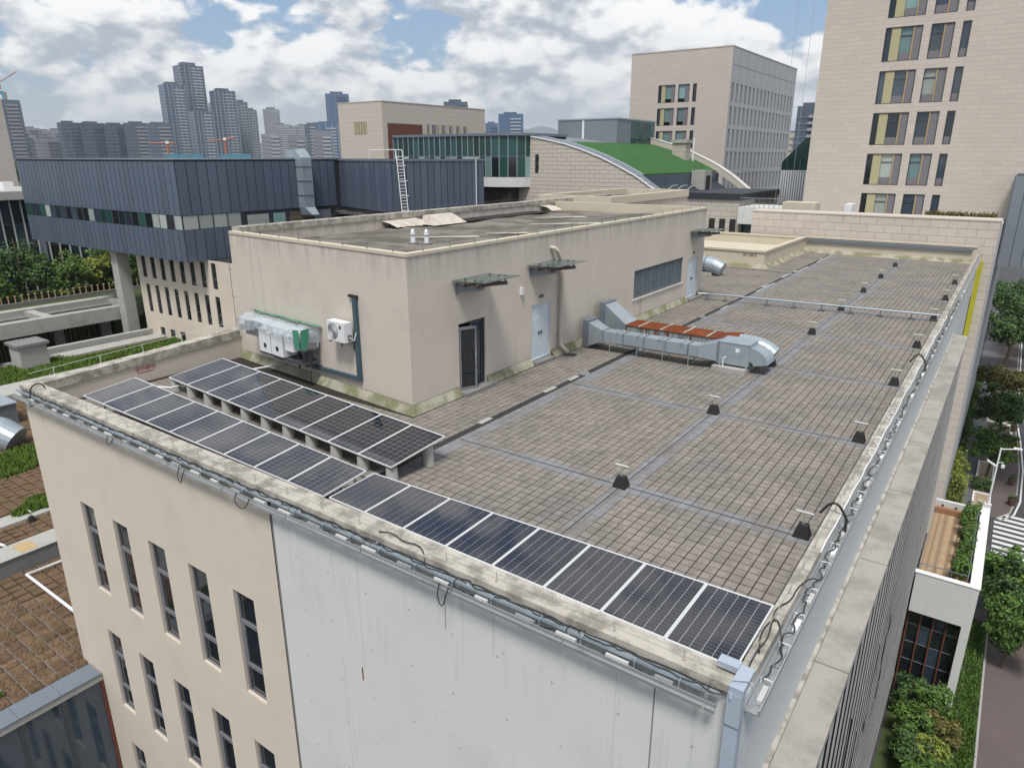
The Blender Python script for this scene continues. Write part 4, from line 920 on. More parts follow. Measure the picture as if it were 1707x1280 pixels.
# wrapped equipment
wr = thing('wrapped_equipment', 'row of white cabinets under plastic film and green cloth on the machine room front wall', 'cabinet', TW(7, 1.0, .4))
for (u0, u1) in ((6.92, 7.70), (6.10, 6.86)):
    cbx = MB(); tbox(cbx, TW, u0, u1, .95, 1.86, .15, .84); cb = cbx.build('cabinet', 'box_white', wr)
    ho = MB(); uc = u0 + .38; ho.face([TW(uc + .10*math.cos(q), 1.22 + .10*math.sin(q), .846) for q in [2*math.pi*k/16 for k in range(16)]]); ho.build('port', 'interior_dark', cb)
cbx = MB(); tbox(cbx, TW, 5.45, 6.0, 1.25, 1.82, .15, .8); cbx.build('cabinet', 'alu_white', wr)
cbx = MB(); tbox(cbx, TW, 4.9, 5.4, 1.35, 1.85, .15, .75); cbx.build('cabinet', 'grey_frame', wr)
cbx = MB(); tbox(cbx, TW, 7.78, 8.7, 1.45, 1.95, .15, .8); cbx.build('cabinet', 'grey_frame', wr)
cbx = MB(); tbox(cbx, TW, 4.9, 8.75, 1.42, 2.0, .1, .62); cbx.build('housing', 'box_white', wr)
pf = MB(); rg = random.Random(9); prev = None; nn_ = 26
for k in range(nn_+1):
    u = 4.78 + 4.25*k/nn_; j = lambda s: rg.uniform(-s, s)
    low = (1.80 + j(.05)) if u < 7.7 else 1.78 - (u-7.7)*.22 + j(.06)
    p = [TW(u, 2.08 + j(.02), .03), TW(u + j(.03), 2.20 + j(.03), .45 + j(.05)), TW(u + j(.03), 2.08 + j(.03), .92 + j(.03)), TW(u + j(.03), 1.85 + j(.03), .95 + j(.05)), TW(u + j(.03), low, .93 + j(.05))]
    if prev:
        for a_ in range(4): pf.face([prev[a_], prev[a_+1], p[a_+1], p[a_]])
    if k in (0, nn_): pf.face([p[0], p[1], p[2], p[3], p[4], TW(u, 1.6, .05)])
    prev = p
pf.build('plastic_cover', 'plastic_film', wr)
gc = MB(); prev = None
for k in range(nn_+1):
    u = 4.70 + 4.6*k/nn_; p = (TW(u, 2.12 + rg.uniform(-.02, .02), .012), TW(u, 2.22 + rg.uniform(-.02, .02), .10), TW(u, 2.235, .24 + rg.uniform(-.04, .04)))
    if prev: gc.face([prev[0], prev[1], p[1], p[0]]); gc.face([prev[1], prev[2], p[2], p[1]])
    prev = p
gc.face([TW(4.72, 2.22, .55), TW(4.72, 2.20, .9), TW(4.74, 1.50, .95), TW(4.72, 1.45, .75), TW(4.72, 1.9, .6)])
gc.face([TW(4.75, 2.21, .97), TW(5.12, 2.18, .98), TW(5.08, 1.85, .985), TW(4.98, 1.45, .985), TW(4.78, 1.5, .975)])
gc.build('green_cloth', 'green_cloth', wr)
hw = MB(); tbox(hw, TW, 4.85, 7.8, .86, .93, .1, .8); tbox(hw, TW, 5.0, 5.25, .75, 1.32, .3, .6); tbox(hw, TW, 5.55, 5.62, .6, 1.25, .5, .56); tbox(hw, TW, 4.85, 4.92, .75, 1.4, .5, .56); hw.build('support_frame', 'dark_frame', wr)
MB().tube([TW(7.5, .9, .1), TW(7.5, .35, .1), TW(7.3, .30, .1)], .02, 6).build('drain_hose', 'beige_pipe', wr)
# two vent stacks on the machine room roof
for i, (x, y) in enumerate(((-17.75, 12.55), (-17.2, 12.75))):
    t = thing('vent_stack', 'short pale vent stack on the dirty machine room roof', 'vent', (x, y, 4.62), 'vent stacks on the machine room roof')
    MB().tube([(x, y, 4.62), (x, y, 5.12)], .10, 14).build('pipe', 'alu_white', t); MB().tube([(x, y, 4.95), (x, y, 5.0)], .12, 14).tube([(x, y, 5.12), (x, y, 5.2)], [.11, .05], 14).build('cap', 'alu', t)
    MB().tube([(x, y, 4.60), (x, y, 4.68)], .24, 12).build('collar', 'concrete_dark', t)
HUE = {'leaf_dark': 'dense dark green', 'leaf_mid': 'leafy mid-green', 'leaf_olive': 'brownish olive', 'leaf_light': 'bright yellow-green'}
# ================================================================== street side (right): ground, terrace, planting
g0 = MB().box(-11500, 4500, -3200, 13500, GZ-1.0, GZ-.02).build('ground', 'asphalt'); struct(g0)
struct(MB().box(0.9, 4.29, -20, 58, GZ-.02, GZ+.02).build('planting_bed', 'ground_green'))
struct(MB().box(4.45, 9.2, -20, 47.5, GZ-.02, GZ+.06).build('pavement', 'paving_red'))
struct(MB().box(1.2, 3.4, 58.2, 175, GZ-.02, GZ+.05).build('path', 'paving_grey'))
pv = MB().prism([(3.4, 64.6), (5.3, 64.6), (6.3, 66.5), (6.75, 70), (6.9, 79), (6.6, 88), (6.2, 95), (6.2, 170), (3.4, 170)], GZ-.02, GZ+.08); struct(pv.build('pavement', 'paving_red'))
kb = MB(); kp = [(5.3, 64.6), (6.3, 66.5), (6.75, 70), (6.9, 79), (6.6, 88), (6.2, 95), (6.2, 170)]
for a, b in zip(kp, kp[1:]): kb.tube([(a[0], a[1], GZ+.05), (b[0], b[1], GZ+.05)], .09, 4)
struct(kb.build('kerb', 'kerb_stone'))
struct(MB().box(4.3, 4.45, -20, 47, GZ-.02, GZ+.12).build('kerb', 'kerb_stone'))
# crossing stripes
for k in range(14):
    s_ = MB(); y = 52.5 + k*1.02; s_.hexa([(5.2, y, GZ-.019), (16, y-.6, GZ-.019), (16, y-.1, GZ-.019), (5.2, y+.5, GZ-.019), (5.2, y, GZ-.012), (16, y-.6, GZ-.012), (16, y-.1, GZ-.012), (5.2, y+.5, GZ-.012)])
    s_.build('crossing_stripe', 'road_paint', g0)
ln = MB()
for a, b in zip(kp, kp[1:]): ln.hexa([(a[0]+.30, a[1], GZ-.019), (a[0]+.45, a[1], GZ-.019), (b[0]+.45, b[1], GZ-.019), (b[0]+.30, b[1], GZ-.019), (a[0]+.30, a[1], GZ-.012), (a[0]+.45, a[1], GZ-.012), (b[0]+.45, b[1], GZ-.012), (b[0]+.30, b[1], GZ-.012)])
ln.box(9.6, 9.8, 70, 170, GZ-.019, GZ-.012).box(6.9, 9.6, 96, 96.5, GZ-.019, GZ-.012).box(6.9, 9.6, 97.2, 97.5, GZ-.019, GZ-.012)
for k in range(5): ln.box(5.5, 6.1, 89 + k*1.5, 89.6 + k*1.5, GZ+.082, GZ+.088)
ln.build('road_marking', 'road_paint', g0)
# the pavement is cut back where the crossing lands
# terrace annex
te = thing('terrace_annex', 'pale annex with planked roof terrace and glazed front beside the finned wall', 'building', (2.3, 39, GZ))
TZ = -15.0
MB().box(0.86, 3.55, 34.1, 45.0, TZ-1.0, TZ-.9).build('terrace_slab', 'concrete', te)
MB().box(3.55, 3.98, 33.9, 45.4, GZ, TZ).build('outer_wall', 'white_wall', te)
MB().box(0.86, 3.549, 33.9, 34.2, TZ-2.6, TZ).build('front_beam', 'white_wall', te)
MB().box(0.86, 3.549, 45.1, 45.4, TZ-1.2, TZ-.05).build('rear_upstand', 'white_wall', te)
MB().box(0.80, 4.02, 33.86, 34.24, TZ+.002, TZ+.05).box(3.5, 4.02, 34.241, 45.44, TZ+.002, TZ+.05).build('coping', 'white_paint', te)
pk = MB().box(0.92, 0.0, 0.0, 10.2, 0, .03)
plank = MB().box(0, .095, 0, 10.3, 0, .03).data('deck_plank', 'wood_deck')
for k in range(18): put('deck_plank', plank, te, (0.90 + k*.103, 34.4, TZ-.88))
MB().box(0.9, 2.75, 44.72, 45.05, TZ-.85, TZ-.45).build('bench', 'wood_red', te)
MB().box(2.78, 3.5, 34.5, 45.0, TZ-.9, TZ-.45).build('planter', 'wood_red', te)
for i in range(5):
    shrub('terrace_shrub', 'round clipped dark green shrub in the terrace planter', (3.02, 35.7 + i*2.05, TZ-.6), .62, 1.05, 1.05, 'leaf_mid', 1500, .075, 200+i, 'round shrubs along the terrace')
ra = MB().tube([(0.9, 34.45, TZ+.35), (3.35, 34.45, TZ+.35), (3.35, 45, TZ+.35)], .03, 6).tube([(0.9, 34.45, TZ-.1), (3.35, 34.45, TZ-.1), (3.35, 45, TZ-.1)], .02, 6)
for k in range(4): ra.tube([(0.95 + k*.8, 34.45, TZ-.85), (0.95 + k*.8, 34.45, TZ+.35)], .02, 6)
for k in range(6): ra.tube([(3.35, 34.5 + k*2.1, TZ-.85), (3.35, 34.5 + k*2.1, TZ+.35)], .02, 6)
ra.build('railing', 'galv_dark', te)
for k in range(3):
    MB().tube([(1.3 + k*.8, 45.06, TZ-.35), (1.3 + k*.8, 45.0, TZ-.35)], .07, 8).build('wall_light', 'black_rubber', te)
TT = FR(34.6)
MB().box(0.86, 3.549, 34.62, 34.7, GZ, TZ-2.6).build('glazing_backing', 'interior_dark', te)
for i in range(4):
    for j in range(5):
        u0 = .92 + i*.66; v0_ = GZ + .2 + j*1.25
        MB().pbox(TT, u0, u0+.6, v0_, v0_+1.2, 0, .02).build('pane', ('glass_dark', 'glass_dark', 'glass_blue')[(i*2+j*j) % 3], te)
for i in range(5): MB().pbox(TT, .86 + i*.66, .94 + i*.66, GZ, TZ-2.6, .021, .22).build('mullion', 'rust_red', te)
for j in range(1, 5): MB().pbox(TT, .94, 3.54, GZ + .15 + j*1.25, GZ + .19 + j*1.25, .021, .06).build('transom', 'galv_dark', te)
# stone-clad wall behind the roof, turning the corner towards the street
sw = thing('stone_wall', 'beige stone-clad wall with open joints beyond the far parapet', 'building', (-8, 58, GZ))
MB().box(-18.0, 1.0, 58.0, 60.5, GZ, 3.2).build('core', 'stone_joint', sw)
TS = FR(58.0)
cladding(sw, TS, -18.0, 1.0, 0.0, 3.2, 1.3, .64, 'stone')
cladding(sw, TS, 0.02, 1.0, GZ, -0.0, .98, .64, 'stone', stag=False)
MB().box(-18.05, 1.05, 57.93, 60.55, 3.202, 3.32).build('coping', 'stone', sw)
MB().box(0.05, 0.40, 57.62, 57.955, -6.4, 0.2).build('yellow_fin', 'yellow', sw)
MB().box(1.0, 1.12, 58.3, 110, GZ, 3.0).build('return_wall', 'panel_grey', sw)
MB().box(-18.05, 1.0, 60.6, 73.9, GZ, 1.6).build('podium', 'concrete', sw)
for i, (x0, x1) in enumerate(((-16.5, -13.5), (-11.0, -10.4))):
    tag(MB().box(x0, x1, 62, 64, 1.6, 3.9 if i == 0 else 3.9).build('roof_unit', 'plaster_pale' if i == 0 else 'alu_white', None), ['low pale plant housing on the podium before the tall stone tower', 'slim white unit on the podium before the tall stone tower'][i], 'plant unit')
grass_patch('roof_plants', 'brownish green plants along the podium edge below the tall stone tower', lambda r: (r.uniform(-4.5, 0.6), r.uniform(60.7, 63), 3.0 + r.uniform(0, .5)*(1 - abs((r.random()-.5)))), 1500, .22, 61, 'leaf_olive')
# grey clad volume hanging over the street
zv = thing('clad_bridge', 'grey ribbed metal-clad volume overhanging the street', 'building', (6, 66, -0.6))
MB().box(1.25, 14, 62.0, 75, -0.6, 6.5).build('core', 'zinc_base', zv)
for k in range(15): MB().box(1.27 + k*.8, 2.03 + k*.8, 61.94, 62.0, -0.6, 6.5).build('metal_panel', 'zinc_light', zv)
for k in range(8): MB().box(1.19, 1.25, 62.02 + k*1.6, 63.58 + k*1.6, -0.6, 6.5).build('metal_panel', 'zinc_light', zv)
# ---- planting along the street
struct(MB().box(1.2, 3.35, 58.2, 63.0, GZ+.05, GZ+.35).build('planting_bed', 'soil'))
def hedge(label, x0, x1, y0, y1, h, matn, n, seed, leaf=.10, zb=GZ+.05):
    t = thing('hedge', label, 'hedge', ((x0+x1)/2, (y0+y1)/2, zb))
    cl = []; k = max(1, int((y1-y0)/max(.6, (x1-x0)))); 
    for i in range(k+1): cl.append((0 + random.uniform(-.1, .1), (y0-y1)/2 + (y1-y0)*(i+.5)/(k+1), h*.55, (x1-x0)*.55, (y1-y0)/(k+1)*.72, h*.55))
    me = leaf_mesh('foliage', matn, cl, n, leaf, seed); ob = D.objects.new('foliage', me); COL.objects.link(ob); ob.parent = t
    MB().box(x0+.15, x1-.15, y0+.15, y1-.15, zb-.02, zb+h*.5).build('twig_core', 'ground_green', t); return t
hedge('clipped dark hedge across the near end of the lettered tree pit', 3.2, 4.7, 61.3, 63.4, 1.0, 'leaf_dark', 1600, 21, .09, GZ+.08)
hedge('clipped dark hedge between the two lettered tree pits', 3.0, 4.9, 70.4, 72.6, 1.0, 'leaf_dark', 1600, 22, .09, GZ+.08)
hedge('low green hedge strip along the stone wall foot', 1.2, 2.0, 63.5, 120, 1.1, 'leaf_mid', 5200, 23, .12)
hedge('bright green border by the terrace annex back wall', 1.7, 2.7, 58.4, 63.2, 0.9, 'leaf_light', 1400, 24, .10)
for i, (yy, r_, m_) in enumerate(((60.5, 1.1, 'leaf_light'), (63.8, 1.2, 'leaf_light'), (66.5, 1.1, 'leaf_light'))):
    tree('bamboo_clump', 'yellow-green bamboo clump against the stone wall foot', (1.75, yy, GZ), 6.0, r_, m_, 1500, .10, 31+i, 'bamboo by the stone wall', cat='bamboo', cz=.55, squash=1.3)
for i, (y0, y1) in enumerate(((64.2, 69.6), (73.2, 78.6))):
    t = thing('tree_pit', ['gravel tree pit with white lettering and tick marks before the clipped hedge', 'gravel tree pit with tick marks around the young round tree'][i], 'planter', (3.95, (y0+y1)/2, GZ))
    MB().box(3.35, 4.6, y0, y1, GZ+.07, GZ+.12).build('gravel_bed', 'gravel', t)
    MB().box(3.22, 3.35, y0, y1, GZ+.05, GZ+.22).box(4.6, 4.73, y0, y1, GZ+.05, GZ+.22).box(3.22, 4.73, y1, y1+.15, GZ+.05, GZ+.22).build('edging', 'white_paint', t)
    tk = MB()
    for k in range(7): tk.box(3.36, 3.52, y0+.4+k*.7, y0+.5+k*.7, GZ+.12, GZ+.14).box(4.44, 4.59, y0+.4+k*.7, y0+.5+k*.7, GZ+.12, GZ+.14)
    tk.build('tick_mark', 'white_paint', t)
    if i == 0:
        for q, ch in enumerate('公益心'):
            text_obj(ch, .75, lambda u, v, d: (u, v, d), 3.68, 64.7 + q*1.5, GZ+.125, 'white_paint', t)
tr_ = 'street trees along the pavement'
tree('street_tree', 'young round light green tree in the tick-marked tree pit', (4.1, 74.6, GZ), 6.0, 2.5, 'leaf_mid', 5200, .13, 41)
tree('street_tree', 'full dark green street tree behind the young round tree', (4.5, 86.5, GZ), 7.0, 3.4, 'leaf_dark', 6500, .15, 42)
tree('street_tree', 'reddish olive street tree over the white-edged gravel bed', (4.3, 101, GZ), 6.8, 3.7, 'leaf_olive', 5200, .16, 43)
for i, (x, y, h, r_) in enumerate(((4.4, 124, 10, 4.6), (7.2, 133, 11, 5.0), (5.0, 142, 11, 5.0), (3.6, 152, 11, 4.8), (7.0, 165, 11, 5.5))):
    tree('street_tree', 'large dark street tree standing under the overhanging clad volume', (x, y, GZ), h, r_, 'leaf_dark', 3600, .25, 50+i, 'large dark trees down the street')
MB_ = thing('tree_pit', 'white-edged gravel bed under the reddish olive street tree', 'planter', (3.9, 98, GZ))
MB().box(3.5, 5.4, 94, 104, GZ+.05, GZ+.1).build('gravel_bed', 'gravel', MB_); MB().box(3.35, 3.5, 94, 104, GZ+.05, GZ+.2).box(3.35, 5.4, 93.85, 94, GZ+.05, GZ+.2).build('edging', 'white_paint', MB_)
for i, y in enumerate((112, 118)):
    t = thing('tree_grate', 'white-framed grate in the pavement beyond the olive tree', 'grate', (4.1, y, GZ), 'tree grates')
    gr = MB(); frame(gr, lambda u, v, d: (u, v, GZ+.06+d), 3.3, 5.0, y, y+3.2, .2, .02, .06); gr.build('frame', 'white_paint', t); MB().box(3.5, 4.8, y+.2, y+3.0, GZ+.082, GZ+.1).build('soil_bed', 'soil', t)
# dense trees and ground cover by the annex
for i, (x, y, h, r_, m_) in enumerate(((5.4, 46.8, 6.2, 1.8, 'leaf_mid'), (6.2, 44.2, 6.6, 2.2, 'leaf_dark'), (6.4, 41.0, 6.4, 2.1, 'leaf_mid'), (7.6, 46.0, 6.2, 2.2, 'leaf_light'))):
    tree('annex_tree', HUE[m_] + ' tree crowding the outer wall of the terrace annex', (x, y, GZ), h, r_, m_, 5200, .13, 70+i, 'trees beside the terrace annex', cz=.56, squash=1.15)
for i, (x, y, h, r_, m_) in enumerate(((1.9, 32.6, 3.2, 1.2, 'leaf_dark'), (2.9, 32.4, 3.4, 1.2, 'leaf_mid'), (3.6, 31.0, 2.6, 1.1, 'leaf_olive'), (2.2, 30.4, 3.0, 1.3, 'leaf_mid'), (3.3, 29.0, 2.6, 1.3, 'leaf_light'), (4.0, 27.2, 2.6, 1.3, 'leaf_mid'), (2.4, 28.2, 2.8, 1.3, 'leaf_dark'), (3.0, 26.4, 2.6, 1.3, 'leaf_mid'))):
    tree('garden_tree', HUE[m_] + ' garden tree crowded before the glazed annex front', (x, y, GZ), h, r_, m_, 3400, .10, 80+i, 'garden trees before the annex', cz=.5, squash=1.1)
grass_patch('ground_cover', 'dense green ground cover between annex wall and red pavement', lambda r: (r.uniform(3.2, 5.35), r.uniform(20, 45), GZ+.05 + r.uniform(0, .35)), 26000, .14, 62, 'leaf_mid')
struct(MB().box(4.35, 5.4, -20, 46, GZ+.06, GZ+.09).build('planting_bed', 'ground_green'))
struct(MB().box(5.4, 5.52, -20, 46, GZ+.06, GZ+.14).build('kerb', 'kerb_stone'))
# lamp post with camera and sign panel
lpst = thing('street_lamp', 'white street lamp post with twin arms and camera dome', 'street lamp', (4.25, 58.0, GZ))
MB().tube([(4.25, 58, GZ), (4.25, 58, GZ+9.2)], [.09, .06], 10).build('post', 'white_paint', lpst)
MB().tube([(4.25, 58, GZ+9.1), (5.5, 58.4, GZ+9.25)], .045, 8).box(5.1, 5.7, 58.3, 58.55, GZ+9.2, GZ+9.3).build('lamp_arm', 'white_paint', lpst)
MB().hexa([(3.5, 57.9, GZ+7.9), (4.2, 57.9, GZ+7.5), (4.2, 58.1, GZ+7.5), (3.5, 58.1, GZ+7.9), (3.5, 57.9, GZ+8.0), (4.2, 57.9, GZ+7.62), (4.2, 58.1, GZ+7.62), (3.5, 58.1, GZ+8.0)]).build('sign_panel', 'white_paint', lpst)
MB().tube([(4.25, 58, GZ+7.9), (4.6, 58.1, GZ+7.95), (4.65, 58.1, GZ+7.7)], .03, 6).tube([(4.65, 58.1, GZ+7.72), (4.65, 58.1, GZ+7.5), (4.65, 58.1, GZ+7.42)], [.14, .14, .05], 10).build('camera_dome', 'white_paint', lpst)
MB().box(4.0, 4.5, 57.85, 58.15, GZ+3.4, GZ+4.1).build('control_box', 'alu_white', lpst)
# flower tubs
for i, (x, y, m_) in enumerate(((6.3, 73.8, 'leaf_dark'), (6.35, 84.0, 'yellow'), (6.2, 91.8, 'leaf_dark'), (6.4, 68.5, 'leaf_dark'), (6.0, 110, 'leaf_dark'))):
    t = thing('flower_tub', ('round dark tub of yellow flowers on the kerb' if m_ == 'yellow' else 'round dark tub planted with green shrub on the kerb'), 'planter', (x, y, GZ+.08), 'flower tubs on the kerb' if m_ != 'yellow' else None)
    MB().tube([(x, y, GZ+.08), (x, y, GZ+.75)], [.28, .40], 14).build('pot', 'terracotta', t)
    me = leaf_mesh('plant', m_, [(0, 0, .85, .38, .38, .32)], 260, .07, 300+i); ob = D.objects.new('plant', me); COL.objects.link(ob); ob.parent = t
# dark car at the edge of view
car = thing('parked_car', 'dark saloon car on the road beyond the flower tubs', 'car', (8.2, 118, GZ))
prof = [(-2.2, .35), (-2.25, .75), (-1.5, .92), (-.7, 1.42), (.7, 1.45), (1.45, .98), (2.2, .85), (2.3, .4)]
MB().extrude([(7.35, 118+a, GZ+b) for a, b in prof], (1.7, 0, 0)).build('body', 'car_paint', car, fix=True)
MB().extrude([(7.34, 118+a, GZ+b) for a, b in ((-1.3, .95), (-.65, 1.36), (.65, 1.38), (1.2, 1.0))], (1.72, 0, 0)).build('side_glass', 'glass_dark', car, fix=True)
for a in (-1.4, 1.45):
    for x in (7.35, 8.87): MB().tube([(x, 118+a, GZ+.32), (x+.18, 118+a, GZ+.32)], .32, 16).build('wheel', 'tyre', car)
for x in (7.5, 8.7): MB().box(x, x+.25, 115.74, 115.8, GZ+.6, GZ+.72).build('tail_light', 'crane_red', car)
# walking person seen from behind
pe = thing('person', 'person in grey-blue top and dark shorts walking with a backpack on the red pavement', 'person', (5.05, 79.3, GZ+.08))
def skin_body(par, verts, edges, radii, name, matn, sub=1):
    me = D.meshes.new(name); me.from_pydata(verts, edges, []); me.update(); ob = D.objects.new(name, me); COL.objects.link(ob); ob.parent = par
    md = ob.modifiers.new('skin', 'SKIN'); md.use_smooth_shade = True
    for i, r_ in enumerate(radii): me.skin_vertices[0].data[i].radius = (r_, r_)
    me.skin_vertices[0].data[0].use_root = True
    s_ = ob.modifiers.new('sub', 'SUBSURF'); s_.levels = sub; s_.render_levels = sub
    dg = bpy.context.evaluated_depsgraph_get(); m2 = D.meshes.new_from_object(ob.evaluated_get(dg)); ob.modifiers.clear(); ob.data = m2
    m2.materials.clear()
    for mm in (matn if isinstance(matn, list) else [matn]): m2.materials.append(MATS[mm])
    return ob
V = [(0, 0, .95), (0, 0, 1.15), (0, 0, 1.38), (0, .01, 1.48), (0, .03, 1.60), (0, .03, 1.70),
     (-.19, 0, 1.40), (-.24, -.06, 1.15), (-.23, .10, .92), (-.23, .14, .84), (.19, 0, 1.40), (.24, .06, 1.15), (.23, .18, .95), (.23, .22, .87),
     (-.10, 0, .90), (-.10, .12, .50), (-.10, .02, .08), (-.10, .14, .04), (.10, 0, .90), (.10, -.06, .50), (.10, -.26, .14), (.10, -.18, .05)]
E_ = [(0, 1), (1, 2), (2, 3), (3, 4), (4, 5), (2, 6), (6, 7), (7, 8), (8, 9), (2, 10), (10, 11), (11, 12), (12, 13), (0, 14), (14, 15), (15, 16), (16, 17), (0, 18), (18, 19), (19, 20), (20, 21)]
Rr = [.15, .14, .16, .06, .095, .08, .07, .05, .04, .035, .07, .05, .04, .035, .095, .06, .04, .04, .095, .06, .04, .04]
bo = skin_body(pe, V, E_, Rr, 'body', ['skin', 'shirt', 'dark_cloth'])
for p in bo.data.polygons:
    z = p.center.z; ax = abs(p.center.x)
    p.material_index = 2 if (z > 1.60 or z < .12 or (.50 < z < .98 and ax < .2)) else (1 if (.98 <= z < 1.47 and (ax < .2 or z > 1.15)) else 0)
mb = MB(); mb.box(-.14, .14, -.26, -.13, 1.02, 1.42); bp_ = mb.data('backpack', 'dark_cloth'); o = D.objects.new('backpack', bp_); COL.objects.link(o); o.parent = pe
bv = o.modifiers.new('bevel', 'BEVEL'); bv.width = .05; bv.segments = 3
# ================================================================== left side: podium with sod roof
PZ = -10.0
po = thing('podium_building', 'lower podium with sod-tray roof, dark kerbs and glazed side', 'building', (-50, 10, GZ))
MB().box(-72, -23.8, 0.0, 60, GZ, PZ-.15).build('core', 'concrete_dark', po)
MB().box(-72, -22.42, -40, -0.02, GZ, PZ-.15).build('core', 'concrete_dark', po)
MB().box(-60, -23.8, 0.02, 60, PZ-.149, PZ-.10).box(-60, -23.3, -40, 0.0, PZ-.149, PZ-.10).build('roof_felt', 'concrete_dark', po)
# glazed side below the kerb
MB().box(-23.25, -22.33, -40, -0.02, PZ-.25, PZ).build('kerb_base', 'concrete', po)
for k in range(12): MB().box(-23.2, -22.3, -1.37 - k*1.33 + .0, -0.05 - k*1.33 if k == 0 else -0.05 - k*1.33, PZ+.002, PZ+.05).build('kerb_cap', 'galv_dark', po)
TG = RG(-22.41)
for k in range(8):
    y1 = -0.12 - k*1.33
    MB().pbox(TG, y1-1.25, y1, GZ+1, PZ-.27, 0, .02).build('pane', 'glass_blue', po)
    MB().pbox(TG, y1-1.33, y1-1.25, GZ+1, PZ-.27, -.01, .07).build('mullion', 'dark_frame', po)
MB().pbox(TG, -.115, -.02, GZ+1, PZ-.27, -.01, .09).build('mullion', 'rust_red', po)
# sod trays, each a little slab of its own
sods = []
for s_ in range(5):
    rg = random.Random(900+s_); mb = MB(); n = 7; hh = [[(.09 + rg.uniform(-.035, .05)) * (0.3 if i in (0, n) or j in (0, n) else 1) for j in range(n+1)] for i in range(n+1)]
    jt = [[(rg.uniform(-.012, .012), rg.uniform(-.012, .012)) for j in range(n+1)] for i in range(n+1)]
    P_ = lambda i, j: ((i/n-.5)*.48 + jt[i][j][0], (j/n-.5)*.48 + jt[i][j][1], hh[i][j])
    for i in range(n):
        for j in range(n): mb.face([P_(i, j), P_(i+1, j), P_(i+1, j+1), P_(i, j+1)])
    sods.append(mb.data('sod_tray', 'sod'))
restS = []; SP = .515
for i in range(70):
    for j in range(-9, 46):
        x = -23.65 - i*SP; y = j*SP + .35
        if -33.8 < x < -31.9 or x < -59 or (-38.6 < x < -37.4): continue
        restS.append(((x-2)**2 + (y+8.4)**2, x, y))
restS.sort()
for (d2, x, y) in restS[:300]:
    put('sod_tray', random.choice(sods), po, (x, y, PZ-.10), random.choice((0, 1, 2, 3))*math.pi/2, (1, 1, random.uniform(.6, 1.25)))
rs = MB()
for (d2, x, y) in restS[300:]:
    z = PZ-.10; h1, h2, h3, h4 = [.07 + random.uniform(0, .08) for _ in range(4)]
    rs.hexa([(x-.24, y-.24, z), (x+.24, y-.24, z), (x+.24, y+.24, z), (x-.24, y+.24, z), (x-.22, y-.22, z+h1), (x+.22, y-.22, z+h2), (x+.22, y+.22, z+h3), (x-.22, y+.22, z+h4)])
stuff(rs.build('sod_trays', 'sod', po))
MB().box(-38.6, -37.5, -12, 26, PZ-.099, PZ-.02).build('walkway', 'concrete', po)
bl_ = MB(); rg = random.Random(55)
for _ in range(16000):
    i = int(len(restS)*rg.random()**1.6); d2, x, y = restS[i]; x += rg.uniform(-.23, .23); y += rg.uniform(-.23, .23); a = rg.uniform(0, 6.28); h = rg.uniform(.03, .10)
    bl_.face([(x - math.cos(a)*.015, y - math.sin(a)*.015, PZ-.03), (x + math.cos(a)*.015, y + math.sin(a)*.015, PZ-.03), (x + rg.uniform(-.06, .06), y + rg.uniform(-.06, .06), PZ-.01+h)])
stuff(bl_.build('dry_blades', 'sod', po))
MB().box(-33.5, -32.2, -12, 26, PZ-.1, PZ+.75).build('upstand_beam', 'concrete_dark', po)
MB().box(-33.55, -32.15, -12, 26, PZ+.752, PZ+.80).build('beam_cap', 'concrete', po)
MB().box(-33.3, -32.3, 1.3, 2.0, PZ+.802, PZ+.81).build('orange_stain', 'tan_bar', po)['label'] = 'orange stained cap stone'
tag(MB().tube([(-24.0, 1.05, PZ+.15), (-31.4, 1.05, PZ+.15), (-31.2, 5.0, PZ+.15)], .07, 8).build('drain_pipe', 'alu_white', None), 'white pipe lying bent on the sod-tray roof', 'pipe')
tag(MB().tube([(-37.0, 1.0, PZ+.15), (-33.55, 1.1, PZ+.85)], .07, 8).build('drain_pipe', 'alu_white', None), 'white pipe leaning on the stained upstand beam', 'pipe')
o = copy_tree(v0); o.location = (-36.9, 3.4, PZ); o['label'] = 'T-shaped roof vent between the sod trays beyond the upstand beam'; o['group'] = 'podium vents'
if 'group' in o: del o['group']
# bright grass tufts growing over the trays
def blob(cx_, cy_, rx, ry, z): 
    def f(r):
        a = r.uniform(0, 6.283); q = math.sqrt(r.random()) * (0.75 + .25*math.sin(3*a + cx_)); return (cx_ + math.cos(a)*q*rx, cy_ + math.sin(a)*q*ry, z)
    return f
grass_patch('grass_patch', 'bright grass patch by the round duct on the sod roof', blob(-45.5, 7.0, 2.6, 4.2, PZ), 7000, .22, 401)
grass_patch('grass_patch', 'small bright grass tuft among the brown trays behind the upstand beam', blob(-38.6, 4.4, 1.2, 1.5, PZ), 1800, .2, 402)
grass_patch('grass_patch', 'grass patch along the kerb above the glazed side', blob(-23.9, -4.2, .55, 2.0, PZ), 2600, .12, 403)
grass_patch('grass_patch', 'long grass strip beside the grey roof path', lambda r: (r.uniform(-67.5, -64.5), r.uniform(18, 34), PZ), 9000, .25, 404)
grass_patch('grass_patch', 'grass lawn before the grey concrete block', lambda r: (r.uniform(-69, -62.6) + r.gauss(0, .4), r.uniform(8, 18.5) + r.gauss(0, .4), PZ), 12000, .28, 405)
MB().box(-70.3, -61.5, -10, 60, PZ-.149, PZ-.02).build('lawn_bed', 'soil', po)
MB().box(-62.2, -59.0, -20, 40, PZ-.149, PZ+.5).build('roof_kerb', 'concrete', po)
MB().box(-70.6, -68.6, 18.2, 40, PZ-.149, PZ+.12).build('roof_path', 'concrete', po)
MB().box(-71.9, -71.3, 17.5, 33, PZ-.149, PZ+.55).build('void_kerb', 'concrete', po)
